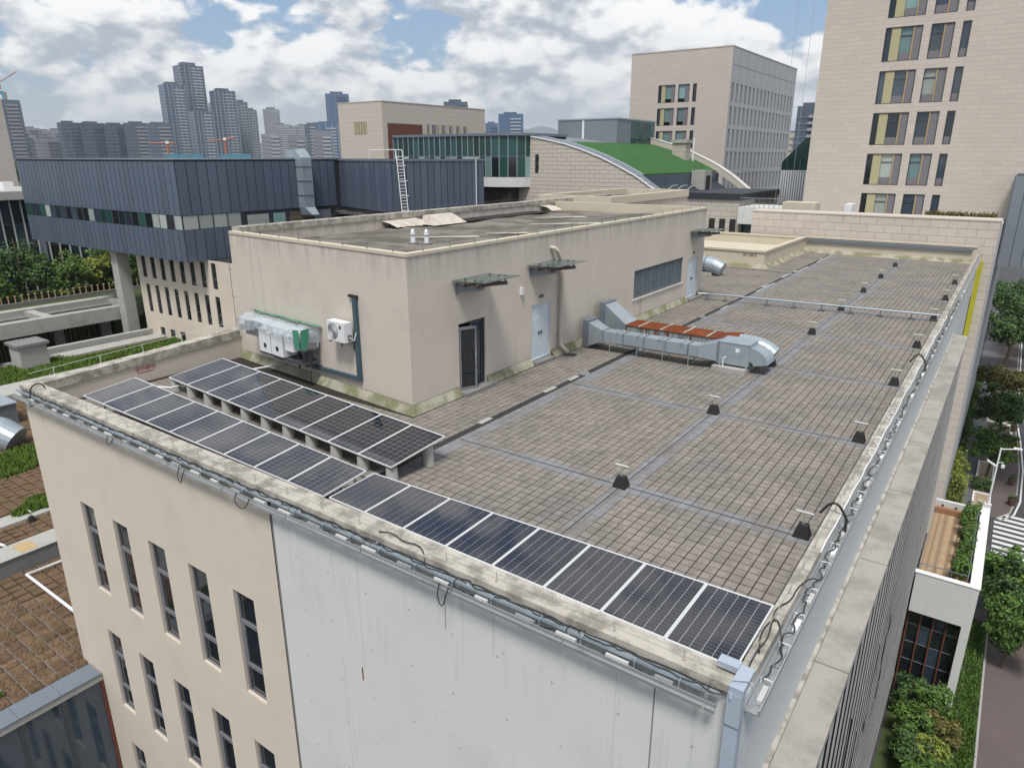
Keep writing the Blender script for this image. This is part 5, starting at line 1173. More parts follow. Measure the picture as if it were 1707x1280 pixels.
# ducts beside the kerb
ld = thing('roof_duct', 'round silver duct elbow with box plenum beside the roof kerb', 'duct', (-52, 7, PZ))
MB().tube([(-57.0, 3.0, PZ+1.9), (-54.5, 4.3, PZ+1.7), (-51.0, 5.8, PZ+1.3), (-49.5, 6.7, PZ+.9), (-48.8, 7.2, PZ+.35)], [1.0, 1.0, 1.0, .98, .95], 20).build('elbow', 'galv', ld)
for p in ((-54.5, 4.3, 1.7), (-52.2, 5.3, 1.45)): MB().tube([(p[0]-.1, p[1]-.05, PZ+p[2]), (p[0]+.1, p[1]+.05, PZ+p[2])], 1.06, 20).build('collar_ring', 'galv_dark', ld)
MB().box(-56.0, -53.2, 6.9, 9.0, PZ, PZ+1.5).build('plenum', 'galv_dark', ld); MB().box(-56.1, -53.1, 6.8, 9.1, PZ+1.502, PZ+1.58).build('plenum_lid', 'galv', ld)
tag(MB().box(-55.8, -54.0, 10.4, 12.2, PZ, PZ+1.3).build('roof_cabinet', 'galv_dark', None), 'grey metal cabinet between plenum box and wall corner', 'cabinet')
# grey concrete block and planters
bk = thing('concrete_block', 'grey concrete block house with flat cap on the podium roof', 'shed', (-68, 15.3, PZ))
MB().box(-69.2, -67.0, 14.5, 16.7, PZ, PZ+2.1).build('body', 'concrete', bk); MB().box(-69.4, -66.8, 14.3, 16.9, PZ+2.102, PZ+2.35).build('cap', 'concrete_dark', bk)
bk2 = thing('concrete_planter', 'long low concrete planter with grass beside the grey block house', 'planter', (-71, 9, PZ))
MB().box(-73.5, -70.9, 4, 14.0, PZ, PZ+1.2).build('body', 'concrete', bk2); MB().box(-73.1, -71.3, 4.4, 13.6, PZ+1.202, PZ+1.26).build('turf', 'turf', bk2)
# sunken court with beams and bamboo screen
ct = thing('court_frame', 'grey concrete frame of two long beams over the sunken court', 'pergola', (-78, 22, PZ))
MB().box(-76.2, -75.2, 2, 29.6, -8.7, -7.3).build('beam', 'concrete', ct); MB().box(-82.6, -81.4, 2, 30.4, -8.9, -7.3).build('beam', 'concrete', ct)
for y in (7.0, 20.5, 29.0): MB().box(-81.399, -76.201, y, y+.9, -8.3, -7.45).build('cross_beam', 'concrete', ct)
for y in (12.0, 23.0, 28.0): MB().box(-81.9, -81.45, y, y+.9, GZ, -8.9).build('column', 'concrete_dark', ct)
MB().box(-82.2, -76.4, 2, 6.9, -8.0, -7.7).box(-81.4, -80.4, 7.9, 28.9, -8.2, -7.9).build('slab', 'concrete_dark', ct)
bs = thing('bamboo_screen', 'dark vertical bamboo screen below the concrete court frame', 'screen', (-83, 20, -20))
MB().box(-83.3, -83.2, 2, 30, GZ, -8.95).build('backing', 'interior_dark', bs)
rg = random.Random(44)
for k in range(90):
    y = 2.3 + k*.305; MB().tube([(-83.1, y, -20), (-83.05 + rg.uniform(-.05, .05), y + rg.uniform(-.15, .15), -9.0)], .05, 5).build('bamboo_pole', 'leaf_olive', bs)
struct(MB().box(-200, -83.3, -30, 75, GZ, PZ-.2).build('garden_ground', 'ground_green'))
fe = thing('bollard_fence', 'row of short orange-brown posts on a rail before the garden trees', 'fence', (-100, 33, PZ))
MB().box(-100.6, -100.2, 8, 46, PZ-.2, PZ+.25).build('kerb', 'concrete_dark', fe)
pst = MB().tube([(0, 0, 0), (0, 0, .75)], .075, 8).tube([(0, 0, .75), (0, 0, .9)], .14, 8).data('post', 'tan_bar')
for k in range(48): put('post', pst, fe, (-100.4, 8.5 + k*.78, PZ+.25))
for i, (x, y, h, r_, m_) in enumerate(((-106, 29.5, 7.8, 4.2, 'leaf_dark'), (-104, 34, 5.4, 3.6, 'leaf_mid'), (-105, 38.5, 5.2, 3.8, 'leaf_light'), (-106, 43.5, 8.4, 4.6, 'leaf_mid'), (-104.5, 47, 6.5, 3.4, 'leaf_dark'), (-103, 25.5, 4.2, 2.4, 'leaf_mid'), (-108, 50.5, 6.5, 3.5, 'leaf_mid'), (-103, 41, 4.4, 2.6, 'leaf_dark'))):
    tree('garden_tree', ['round dark tree behind the bollard fence against dark glazing', 'low mid-green tree beside the dark round tree', 'yellowish bushy tree in the middle behind the bollard fence', 'tall leafy bright tree beside the grey pillar', 'dark tree hard by the grey pillar', 'small tree at the open end of the bollard fence', 'mid-green tree between pillar and beige window wall', 'short dark bush tree under the tall leafy tree'][i], (x, y, PZ-.2), h*1.2, r_*1.1, m_, 4200, .20, 500+i, cz=.44, squash=1.25)

# ================================================================== zinc-clad block on the beige wing
zb = thing('zinc_block', 'dark blue-grey zinc-clad block with ribbon window above beige wing', 'building', (-75, 34, GZ))
Y1 = 26.5
MB().box(-91.6, -59.05, Y1+.05, 46, -1.2, 7.7).build('core', 'zinc_base', zb)
TZn = FR(Y1+.05); TZr = RG(-59.05)
def panels(T, u0, u1, v0, v1, n, m_='zinc', gap=.085, parent=zb):
    wd = (u1-u0)/n; o = T(0, 0, 0); a = T(gap/2, 0, 0); b = T(wd-gap/2, v1-v0, .06)
    me = MB().box(a[0]-o[0], b[0]-o[0], a[1]-o[1], b[1]-o[1], a[2]-o[2], b[2]-o[2]).data('zinc_panel', m_)
    for k in range(n): put('zinc_panel', me, parent, T(u0 + k*wd, v0, 0))
panels(TZn, -91.6, -59.05, 2.95, 7.55, 37); panels(TZn, -91.6, -59.05, -1.2, 1.62, 37)
panels(TZr, Y1+.05, 44.5, 2.95, 7.55, 18); panels(TZr, Y1+.05, 32.4, -1.2, 1.62, 6)
MB().box(-91.7, -58.95, Y1-.08, 46, 7.702, 7.80).build('roof_edge', 'galv_dark', zb)
rg = random.Random(3); nW = 26
for k in range(nW):
    u = -91.5 + k*32.4/nW; MB().pbox(TZn, u+.05, u+32.4/nW-.05, 1.68, 2.90, .004, .03).build('window_pane', rg.choice(['glass_dark', 'glass_green', 'curtain', 'glass_dark', 'glass_blue']) if k < 20 else rg.choice(['curtain', 'glass_green', 'glass_dark']), zb)
    MB().pbox(TZn, u-.05, u+.05, 1.63, 2.94, 0.002, .05).build('window_bar', 'dark_frame', zb)
for k in range(4):
    u = Y1 + .15 + k*1.48; MB().pbox(TZr, u, u+1.38, 1.68, 2.90, -.05, .01).build('window_pane', 'curtain', zb); MB().pbox(TZr, u+1.38, u+1.48, 1.63, 2.94, .001, .06).build('window_bar', 'dark_frame', zb)
MB().box(-62, -59.2, 32.5, 46, -4, 2.94).build('recess_wall', 'zinc_base', zb)
for k, (y0, y1, m_) in enumerate(((33.2, 35.6, 'curtain'), (36.2, 37.6, 'glass_teal'), (38.2, 41, 'bark'), (41.3, 43.5, 'zinc_light'))): MB().pbox(RG(-59.05), y0, y1, .2, 2.6, 0.003, .06).build('recess_pane', m_, zb)
dk = thing('silver_duct', 'silver box duct with bent head climbing the zinc block side', 'duct', (-58.4, 40, 2.2))
MB().box(-58.95, -58.05, 39.4, 40.7, 3.0, 7.9).build('riser', 'galv', dk); MB().hexa([(-60.4, 39.4, 7.9), (-58.05, 39.4, 7.9), (-58.05, 40.7, 7.9), (-60.4, 40.7, 7.9), (-60.4, 39.4, 8.6), (-58.9, 39.4, 8.7), (-58.9, 40.7, 8.7), (-60.4, 40.7, 8.6)]).build('head', 'galv', dk)
for z in (4.2, 5.6, 7.0): MB().box(-58.97, -58.0, 39.34, 40.76, z, z+.07).build('flange', 'galv_dark', dk)
MB().hexa([(-58.9, 39.6, 2.2), (-57.2, 39.6, 2.3), (-57.2, 40.5, 2.3), (-58.9, 40.5, 2.2), (-58.95, 39.4, 3.0), (-58.05, 39.4, 3.0), (-58.05, 40.7, 3.0), (-58.95, 40.7, 3.0)]).build('foot_bend', 'galv', dk)
# second zinc volume, folded plan
z2 = thing('zinc_block', 'dark zinc-clad folded block behind the machine room with access ladder', 'building', (-55, 48, 0))
A_, B_, C_ = Vector((-66.4, 47.6, 0)), Vector((-47.5, 41.5, 0)), Vector((-45.6, 53.4, 0))
MB().prism([(A_.x, A_.y), (B_.x, B_.y), (C_.x, C_.y), (-66, 56)], -6, 2.75).build('undercroft', 'zinc_base', z2)
MB().prism([(A_.x-.2, A_.y), (B_.x, B_.y), (C_.x, C_.y), (-66, 56)], 2.75, 7.7).build('core', 'zinc_base', z2)
def oriented(p, q):
    u = (q-p).normalized(); n = Vector((u.y, -u.x, 0)); return lambda a, b, d: tuple(p + u*a + n*d + Vector((0, 0, b))), (q-p).length
for (p, q, n) in ((A_, B_, 17), (B_, C_, 14)):
    T, L = oriented(p, q); wd = L/n
    for k in range(n):
        mb = MB(); tbox(mb, T, k*wd+.045, (k+1)*wd-.045, 2.8, 7.55, .0, .07); mb.build('zinc_panel', 'zinc', z2)
    mb = MB(); tbox(mb, T, -.05, L+.05, 7.56, 7.78, -.3, .14); mb.build('roof_edge', 'galv_dark', z2)
for k in range(3): MB().box(-60.5 + k*3.4, -57.6 + k*3.4, 44.2 - k*1.1, 45 - k*1.1, 2.2, 2.4).build('awning', 'steel_dark', z2)
lad = thing('access_ladder', 'white steel access ladder with hooped rail on the zinc block corner', 'ladder', (-47.3, 42.2, 1))
T, L = oriented(B_, C_)
for s_ in (.4, 1.15): MB().tube([T(s_, 1.0, 1.0), T(s_, 7.9, .35), T(s_, 8.6, .25)], .045, 6).build('rail', 'white_paint', lad)
for k in range(24):
    z = 1.3 + k*.29; d_ = 1.0 - .65*(z-1.0)/6.9; MB().tube([T(.4, z, d_), T(1.15, z, d_)], .028, 5).build('rung', 'white_paint', lad)
gr = MB().tube([T(.4, 8.6, .25), T(-.2, 8.6, -.3), T(-.2, 8.6, -3.2), T(-.2, 7.8, -3.2)], .035, 5).tube([T(1.15, 8.6, .25), T(1.15, 8.6, -.8), T(1.15, 7.8, -.8)], .035, 5); gr.build('handrail', 'white_paint', lad)
for z in (3, 4.4, 5.8, 7.2):
    d_ = 1.0 - .65*(z-1.0)/6.9; MB().tube([T(.4, z, d_), T(.45, z, d_+.5), T(.775, z, d_+.7), T(1.1, z, d_+.5), T(1.15, z, d_)], .02, 5).build('hoop', 'white_paint', lad)
tag(MB().tube([T(10.8, 2.0, .15), T(10.8, 7.75, .15), T(9.6, 7.85, .1)], .05, 6).build('rain_pipe', 'white_paint', None), 'white rain pipe on the zinc block end by the glass pavilion', 'pipe')
# beige wing below the zinc block
bwg = thing('beige_wing', 'beige rendered wing with two rows of slim windows below the zinc block', 'building', (-64, 34, GZ))
TB = FR(28.5); hs = []
for k in range(8):
    x = -71.15 + k*1.78; hs.append((x, x+.75, -7.55, -4.6))
    hs.append((x - .2 + k*.02, x + .6 + k*.02, -3.9, -1.45))
for k in range(3): hs.append((-69.6 + k*1.9, -68.7 + k*1.9, -10.4, -9.0))
mb = MB(); holed(mb, TB, -72.3, -40, GZ, -1.2, hs, .14); mb.face([(-72.3, 28.5, GZ), (-72.3, 28.5, -1.2), (-72.3, 46, -1.2), (-72.3, 46, GZ)]); mb.build('wall', 'plaster', bwg)
for (a, b, c, d) in hs:
    wo = MB(); frame(wo, TB, a, b, c, d, .05, -.13, -.07); wo.pbox(TB, a+.05, b-.05, c+1.0, c+1.07, -.12, -.08); wo = wo.build('window', 'dark_frame', bwg); MB().pbox(TB, a+.05, b-.05, c+.05, d-.05, -.12, -.11).build('pane', 'glass_dark', wo)
MB().box(-72.2, -40, 28.7, 46, GZ, -1.25).build('core', 'interior_dark', bwg)
tag(MB().box(-75.0, -73.7, 27.2, 28.4, GZ, -1.2).build('pillar', 'concrete', None), 'square grey pillar carrying the zinc block over the court', 'pillar')
# dark glass hall behind
gh = thing('glass_hall', 'dark blue glazed hall with pale slim mullions behind the garden trees', 'building', (-118, 36, GZ))
MB().box(-128, -111.1, 0, 80, GZ, 2.4).build('core', 'interior_dark', gh)
TH = RG(-111.1); rg = random.Random(8); u = 12.0; k = 0
while u < 66:
    wd = 1.32
    for j in range(4):
        v = -10.4 + j*3.15; MB().pbox(TH, u+.05, u+wd-.05, v+.05, v+3.10, 0.002, .04).build('pane', rg.choice(['glass_blue', 'glass_blue', 'glass_dark', 'glass_blue', 'glass_blue']), gh)
    MB().pbox(TH, u-.06, u+.06, -10.4, 2.4, .041, .28).build('mullion', 'lamp_grey', gh)
    if k % 5 == 2: MB().pbox(TH, u+.1, u+.9, -10.4, 2.4, .045, .16).build('metal_panel', 'zinc_light', gh)
    u += wd; k += 1
for j in range(5): MB().pbox(TH, 12, 66, -10.45 + j*3.15, -10.35 + j*3.15, .041, .10).build('transom', 'dark_frame', gh)
MB().box(-129, -110.0, 0, 80, 2.402, 3.5).build('roof_fascia', 'concrete', gh)
# beige tower at the far left edge
lt = thing('stone_tower', 'beige stone tower cut by the left picture edge beyond the glass hall', 'building', (-260, 70, GZ))
MB().box(-290, -236.5, 60, 80, GZ, 23.6).build('wall', 'stone_far', lt)
tag(MB().box(-116.5, -115.0, 33.0, 34.3, 3.502, 4.6).build('roof_unit', 'white_paint', None), 'white unit on the glass hall roof below the far left stone tower', 'plant unit')
# ================================================================== campus buildings beyond
# tall stone tower
tw = thing('stone_tower', 'tall beige stone-clad tower with yellow-striped windows', 'building', (-8, 84, GZ))
TT_ = FR(74.0); hs = []
for r in range(7):
    zt = 23.75 + 3.87 - r*3.87
    for (a, b) in ((-11.8, -8.58), (-7.9, -5.98), (-5.36, -4.66)): hs.append((a, b, zt-3.05, zt))
mb = MB(); holed(mb, TT_, -17.52, 9.0, 1.6, 32, hs, .35); mb.face([(-17.52, 74, 1.6), (-17.52, 74, 32), (-17.52, 95, 32), (-17.52, 95, 1.6)]); mb.build('wall', 'stone_far', tw)
MB().box(-17.5, 9, 74.5, 95, 1.6, 32).build('core', 'interior_dark', tw)
for (a, b, c, d) in hs:
    wo = MB(); frame(wo, TT_, a, b, c, d, .07, -.3, -.02); wo = wo.build('window', 'dark_frame', tw); wd = b-a
    def bay(u0, u1, m_, dd=-.2, v0_=None): MB().pbox(TT_, u0, u1, v0_ if v0_ is not None else c+.07, d-.07, dd-.03, dd).build('pane' if 'glass' in m_ or m_ == 'curtain' else 'panel', m_, wo)
    g1 = random.choice(['glass_teal', 'glass_blue', 'glass_teal', 'curtain'])
    if wd > 3:
        bay(a+.07, a+.55, random.choice(['glass_blue', 'glass_dark'])); bay(a+.56, a+1.36, 'yellow_pane', -.08); bay(a+1.37, a+2.40, g1, -.2, c+.75); bay(a+2.41, a+2.52, 'tan_bar', -.06); bay(a+2.53, b-.07, 'grey_pane', -.1)
        MB().pbox(TT_, a+1.37, a+2.40, c+.07, c+.74, -.2, -.16).build('spandrel', 'grey_pane', wo); MB().pbox(TT_, a+1.37, a+2.40, d-.85, d-.78, -.19, -.14).build('transom', 'dark_frame', wo)
    elif wd > 1.2:
        bay(a+.07, a+1.05, g1, -.2, c+.75); bay(a+1.06, a+1.17, 'tan_bar', -.06); bay(a+1.18, b-.07, 'grey_pane', -.1)
        MB().pbox(TT_, a+.07, a+1.05, c+.07, c+.74, -.2, -.16).build('spandrel', 'grey_pane', wo); MB().pbox(TT_, a+.07, a+1.05, d-.85, d-.78, -.19, -.14).build('transom', 'dark_frame', wo)
    else:
        bay(a+.07, b-.07, 'glass_blue', -.2, c+.75); MB().pbox(TT_, a+.07, b-.07, c+.07, c+.74, -.2, -.16).build('spandrel', 'grey_pane', wo)
# hanging cable line before the tower edge
for x in (-20.5, -18.9): tag(MB().tube([(x, 74, 2), (x+.2, 74, 32)], .018, 4).build('facade_rope', 'alu', None), 'thin pale rope hanging beside the tall stone tower', 'rope', 'ropes beside the tower')
# middle stone tower with grey ribbed side
mt = thing('stone_tower', 'mid-distance stone block with grey ribbed side wall and small window group', 'building', (-56, 150, GZ))
TM = FR(130.0); TMr = RG(-46.3); hs = []
for r in range(4):
    zt = 21.35 - r*4.24
    for (a, b) in ((-60.7, -57.15), (-56.5, -54.2), (-53.55, -52.77)): hs.append((a, b, zt-3.25, zt))
mb = MB(); holed(mb, TM, -66.8, -46.3, GZ, 27.3, hs, .4); mb.face([(-66.8, 130, GZ), (-66.8, 130, 27.3), (-66.8, 175, 27.3), (-66.8, 175, GZ)]); mb.build('wall', 'stone_far', mt)
MB().box(-66.7, -46.6, 130.6, 175, GZ, 27.25).build('core', 'interior_dark', mt)
for (a, b, c, d) in hs:
    wo = MB(); frame(wo, TM, a, b, c, d, .09, -.3, -.02); wo = wo.build('window', 'dark_frame', mt); wd = b-a
    if wd > 3:
        MB().pbox(TM, a+.7, a+1.5, c+.09, d-.09, -.15, -.1).build('panel', 'yellow_pane', wo); MB().pbox(TM, a+.09, a+.7, c+.09, d-.09, -.3, -.25).build('pane', 'glass_dark', wo); MB().pbox(TM, a+1.5, a+2.7, c+.7, d-.09, -.3, -.25).build('pane', 'glass_teal', wo); MB().pbox(TM, a+2.75, b-.09, c+.09, d-.09, -.2, -.15).build('panel', 'grey_pane', wo)
    elif wd > 1.2:
        MB().pbox(TM, a+.09, a+1.3, c+.7, d-.09, -.3, -.25).build('pane', 'glass_teal', wo); MB().pbox(TM, a+1.35, b-.09, c+.09, d-.09, -.2, -.15).build('panel', 'grey_pane', wo)
    else: MB().pbox(TM, a+.09, b-.09, c+.09, d-.09, -.3, -.25).build('pane', 'glass_dark', wo)
hs = []
for r in range(6):
    zt = 21.25 - r*4.1
    for k in range(17): y = 131.0 + k*2.55; hs.append((y, y+1.35, zt-3.35, zt))
mb = MB(); holed(mb, TMr, 130, 174.7, GZ, 27.3, hs, .7); mb.build('side_wall', 'panel_grey', mt)
for (a, b, c, d) in hs[:85]: MB().pbox(TMr, a+.62, b, c, d, -.40, -.04).build('window_rib', 'rib_grey', mt)
MB().pbox(TMr, 130.2, 174.5, GZ, 22, -.62, -.55).build('glazing', 'glass_blue', mt)
MB().box(-66.85, -46.25, 129.95, 174.75, 27.302, 27.5).build('coping', 'stone_shade', mt)
for k in range(9): MB().pbox(TMr, 134.5 + k*4.6, 134.56 + k*4.6, 21.6, 27.2, .001, .02).build('panel_joint', 'grey_pane', mt)
MB().pbox(TMr, 130.1, 174.6, 24.3, 24.36, .001, .02).build('panel_joint', 'grey_pane', mt)
# beige box building with a recess whose depth is only dark brown colour
bb = thing('stone_box', 'pale stone box building with deep brown recess and small windows', 'building', (-114, 117, GZ))
MB().box(-120.5, -107.4, 100, 134.3, GZ, 18.7).build('core', 'stone_joint', bb)
cladding(bb, FR(100.0), -120.5, -107.4, 4, 18.7, 2.0, .9, 'stone', single=False, holes=[(-115.9, -112.0, 12.4, 14.9)])
cladding(bb, RG(-107.4), 100, 134.3, 4, 18.7, 2.0, .9, 'stone', single=False, holes=[(101.3, 112.0, 2, 14.6)] + [(y, y+w_, 12.0, 14.7) for y, w_ in ((113.4, .9), (115, 2.4), (118.3, 1.5), (120.8, 1.5), (123.4, 1.5), (126, 1.5))])
MB().box(-120.6, -107.3, 99.9, 134.4, 18.7, 18.85).build('coping', 'stone', bb)
MB().pbox(RG(-107.4), 101.3, 111.9, 4, 14.5, -.5, .012).build('recess', 'rust_red', bb)  # almost flush brown panel, colour darkened to stand for shade in the recess
for k in range(5): MB().pbox(FR(100), -115.8 + k*.8, -115.35 + k*.8, 12.5, 14.8, -.1, .02).build('window', 'yellow_pane', bb)
for y, w_ in ((113.4, .9), (115, 2.4), (118.3, 1.5), (120.8, 1.5), (123.4, 1.5), (126, 1.5)): MB().pbox(RG(-107.4), y, y+w_, 12.0, 14.7, -.1, .014).build('window', 'grey_pane', bb); MB().pbox(RG(-107.4), y+w_*.6, y+w_*.9, 12.0, 14.7, .015, .02).build('panel', 'yellow_pane', bb)
# glass pavilion with rounded end
gp = thing('glass_pavilion', 'green glazed pavilion with rounded end and white band beneath', 'building', (-64, 75, GZ))
pl = [(-77, 72)] + [(-58.5 + .0, 72)] + [(-58.5 + 4.6*math.sin(a), 76.6 - 4.6*math.cos(a)) for a in [RAD(q) for q in (15, 30, 45, 60, 75, 90)]] + [(-53.9, 84), (-77, 84)]
MB().prism(pl, 5.3, 10.7).build('core', 'interior_dark', gp)
MB().prism([(x + (.25 if x > -60 else 0), y - .25 if y < 80 else y) for x, y in pl], 10.7, 11.05).build('roof_edge', 'galv_dark', gp)
MB().prism([(x + (.1 if x > -60 else 0), y - .1 if y < 80 else y) for x, y in pl], 4.0, 5.3).build('band', 'white_wall', gp)
segs = [((-77 + k*1.03, 72), (-77 + (k+1)*1.03, 72)) for k in range(18)] + list(zip(pl[1:8], pl[2:9]))
rg = random.Random(12)
for (p, q) in segs:
    T, L = oriented(Vector((p[0], p[1], 0)), Vector((q[0], q[1], 0)))
    if L > 3: continue
    mb = MB(); tbox(mb, T, .05, L-.05, 8.1, 10.65, 0.01, .05); mb.build('pane', 'glass_green', gp)
    mb = MB(); tbox(mb, T, .05, L-.05, 5.35, 8.0, 0.01, .05); mb.build('pane', rg.choice(['glass_teal', 'glass_green', 'glass_dark', 'glass_teal', 'curtain']), gp)
    mb = MB(); tbox(mb, T, -.05, .05, 5.3, 10.7, 0.0, .16); mb.build('mullion', 'galv', gp)
    mb = MB(); tbox(mb, T, .05, L-.05, 8.01, 8.09, 0.01, .08); mb.build('transom', 'galv_dark', gp)
MB().box(-77, -56, 73, 84, GZ, 3.99).build('base', 'interior_dark', gp)
# curved-roof hall
ch = thing('curved_hall', 'stone hall with sweeping curved roof edge and green turf roof', 'building', (-45, 90, GZ))
prof = [(-58.5, 11.3), (-55.75, 11.08), (-52.59, 10.64), (-48.79, 9.91), (-46.03, 9.14), (-43.34, 8.24), (-40.71, 7.15), (-38.13, 5.95), (-35.59, 4.41), (-33.25, 2.68), (-31.5, 1.4)]
def pz(x):
    for (a, b), (c, d) in zip(prof, prof[1:]):
        if a <= x <= c: return b + (d-b)*(x-a)/(c-a)
    return prof[-1][1]
yn, yf = 75.0, 104.0
MB().extrude([(x, yn+.05, z-.35) for x, z in prof] + [(-31.5, yn+.05, -6), (-58.5, yn+.05, -6)], (0, .6, 0)).build('wall_core', 'stone_joint', ch)
cl = MB(); z = -3.0; r = 0; CH, CW = .52, 1.45; slots = [(-53.3, -52.75, 5.9, 8.3), (-43.5, -40.4, 2.6, 3.1)]
while z < 11:
    off = (r % 2)*CW/2; x = -58.5 - off
    while x < -31.5:
        xa, xb = max(x, -58.5), min(x+CW, -31.5); x += CW
        if xb - xa < .1: continue
        for (qa, qb, qc, qd) in minus((xa+.02, xb-.02, z+.02, z+CH-.02), slots):
            ta, tb = pz(qa)-.35, pz(qb)-.35
            if max(ta, tb) < qc + .05: continue
            t1, t0 = min(qd, max(tb, qc+.01)), min(qd, max(ta, qc+.01))
            cl.extrude([(qa, yn+.045, qc), (qb, yn+.045, qc), (qb, yn+.045, t1), (qa, yn+.045, t0)], (0, -.05, 0))
    z += CH; r += 1
stuff(cl.build('stone_tiles', 'stone', ch))
MB().box(-53.3, -52.75, yn-.02, yn+.04, 5.9, 8.3).build('slot_window', 'interior_dark', ch)
MB().box(-43.5, -40.4, yn-.05, yn+.04, 2.6, 3.1).build('slot_window', 'interior_dark', ch)
def strip(mb, y0, y1, dz0, dz1, pr):
    for (a, b), (c, d) in zip(pr, pr[1:]): mb.hexa([(a, y0, b+dz0), (c, y0, d+dz0), (c, y1, d+dz0), (a, y1, b+dz0), (a, y0, b+dz1), (c, y0, d+dz1), (c, y1, d+dz1), (a, y1, b+dz1)])
    return mb
strip(MB(), yn-.12, yn+.12, -.34, -.18, prof).build('roof_rim', 'alu_white', ch)
strip(MB(), yn+.125, yn+1.7, -.34, -.12, prof).build('roof_gutter', 'galv_dark', ch)
strip(MB(), yf, yf+1.8, -.3, .75, prof).build('roof_rim', 'stone', ch); strip(MB(), yf-.05, yf+.35, .752, .85, prof).build('roof_rim', 'alu_white', ch)
up_ = [p for p in prof if p[0] <= -38.13]; lo_ = [p for p in prof if p[0] >= -38.13]
tu_ = [(-49.6, pz(-49.6))] + [p for p in up_ if p[0] > -49.6]; to_ = [p for p in up_ if p[0] < -49.6] + [(-49.6, pz(-49.6))]
strip(MB(), yn+2.3, yf-.11, -.8, -.10, tu_).build('turf_roof', 'turf', ch); strip(MB(), yn+2.3, yf-.11, -.9, -.40, to_).build('roof_sheet', 'zinc_light', ch)
strip(MB(), yn+1.71, yn+2.29, -.8, -.06, up_).build('turf_edge', 'galv', ch)
MB().extrude([(x, yn+1.71, z-1.6) for x, z in lo_] + [(-31.5, yn+1.71, -6), (-38.13, yn+1.71, -6)], (0, yf-yn-1.8, 0)).build('sunken_end', 'zinc_base', ch, fix=True)
mb = MB(); 
for k in range(24): mb.box(-38.12, -38.02, yn+2.2 + k*1.15, yn+3.25 + k*1.15, 3.0, 5.7)
mb.build('end_cladding', 'zinc', ch)
MB().box(-37.9, -35.9, 93.0, 95.8, 3.4, 6.1).build('end_hut', 'concrete', ch); MB().box(-35.95, -35.85, 93.6, 95.2, 3.4, 5.4).build('end_hut_opening', 'interior_dark', ch)
chm = thing('roof_chimney', 'small stone chimney block on the turf roof', 'chimney', (-42.5, 101, 8)); MB().box(-44.0, -41.8, 99.6, 101.6, 6.5, 10.0).build('body', 'stone_shade', chm); MB().box(-44.2, -41.6, 99.4, 101.8, 10.0, 10.5).build('cap', 'concrete', chm)
MB().tube([(-41.5, 102, 7), (-41.5, 102, 10.8)], .15, 8).build('flue', 'white_paint', chm)
gb = thing('roof_lantern', 'grey metal roof box with green glazed end on the turf roof', 'roof box', (-55, 97, 8))
MB().box(-60.3, -49.8, 92, 105.5, 7.5, 13.4).build('body', 'zinc_light', gb); MB().box(-60.4, -49.7, 91.9, 105.6, 13.4, 13.6).build('lid', 'galv', gb)
MB().box(-55.8, -55.5, 91.85, 92.0, 9, 13.3).build('pipe', 'white_paint', gb)
for k in range(6):
    for j in range(3): MB().pbox(RG(-49.8), 96.7 + k*1.4, 98.0 + k*1.4, 8.9 + j*1.45, 10.25 + j*1.45, 0, .06).build('pane', 'glass_green', gb)
cg = thing('cage_ladder', 'pale hooped ladder cage rising behind the machine room parapet', 'ladder', (-24.2, 52, -2))
for x in (-27.2, -26.2, -25.2): MB().tube([(x, 60, 0), (x, 60, 4.9), (x+.1, 60.7, 5.2), (x+.1, 62, 5.2)], .05, 6).build('upright', 'galv', cg)
for z in (2.6, 3.3, 4.0, 4.7): MB().tube([(-27.2, 60, z), (-26.9, 59.2, z), (-25.5, 59.2, z), (-25.2, 60, z)], .04, 6).build('hoop', 'galv', cg)
# links between the blocks
lk = thing('link_block', 'low stone link with dark windows between machine room and stone wall', 'building', (-24, 66, GZ))
MB().box(-31.45, -24.6, 74.9, 90, GZ, 3.2).build('wall', 'stone_shade', lk); MB().box(-31.3, -24.4, 74.7, 90, 3.2, 3.9).build('parapet', 'zinc_base', lk)
for k in range(4): MB().box(-29.4 + k*1.25, -28.7 + k*1.25, 74.84, 74.9, -1.6, 1.0).build('window', 'interior_dark', lk)
MB().box(-24.5, -18.1, 74, 80, .6, 2.5).build('bridge', 'white_wall', lk); MB().box(-24.4, -18.1, 76, 80, -1.5, .59).build('bridge_glazing', 'glass_green', lk); MB().box(-30, -18.1, 60, 80, GZ, -1.51).build('lower_roof', 'concrete', lk)
rl = MB()
for k in range(12): rl.tube([(-24.4 + k*.55, 74.1, 2.5), (-24.4 + k*.55, 74.1, 3.5)], .03, 4)
rl.tube([(-24.4, 74.1, 3.5), (-18.2, 74.1, 3.5)], .04, 4); rl.build('railing', 'galv_dark', lk)
lw_ = thing('ribbed_screen', 'pale grey ribbed metal screen between the middle and tall stone towers', 'screen', (-21, 92, GZ))
MB().box(-24.6, -18.5, 90.2, 91, 2, 6.3).build('backing', 'zinc_light', lw_)
for k in range(20): MB().box(-24.5 + k*.3, -24.33 + k*.3, 90.05, 90.2, 2, 6.3).build('rib', 'alu_white', lw_)
gr2 = thing('green_glass_roof', 'dark green pitched glass roof behind the ribbed screen', 'building', (-30, 150, GZ))
MB().extrude([(-38, 140, GZ), (-14, 140, GZ), (-14, 140, 5.5), (-21, 140, 12.2), (-34, 140, 11.4), (-38, 140, 7)], (0, 14, 0)).build('glazed_hull', 'glass_green', gr2)
for k in range(9): MB().box(-37 + k*2.4, -36.85 + k*2.4, 139.85, 139.98, -5, 7.5).build('glazing_bar', 'dark_frame', gr2)

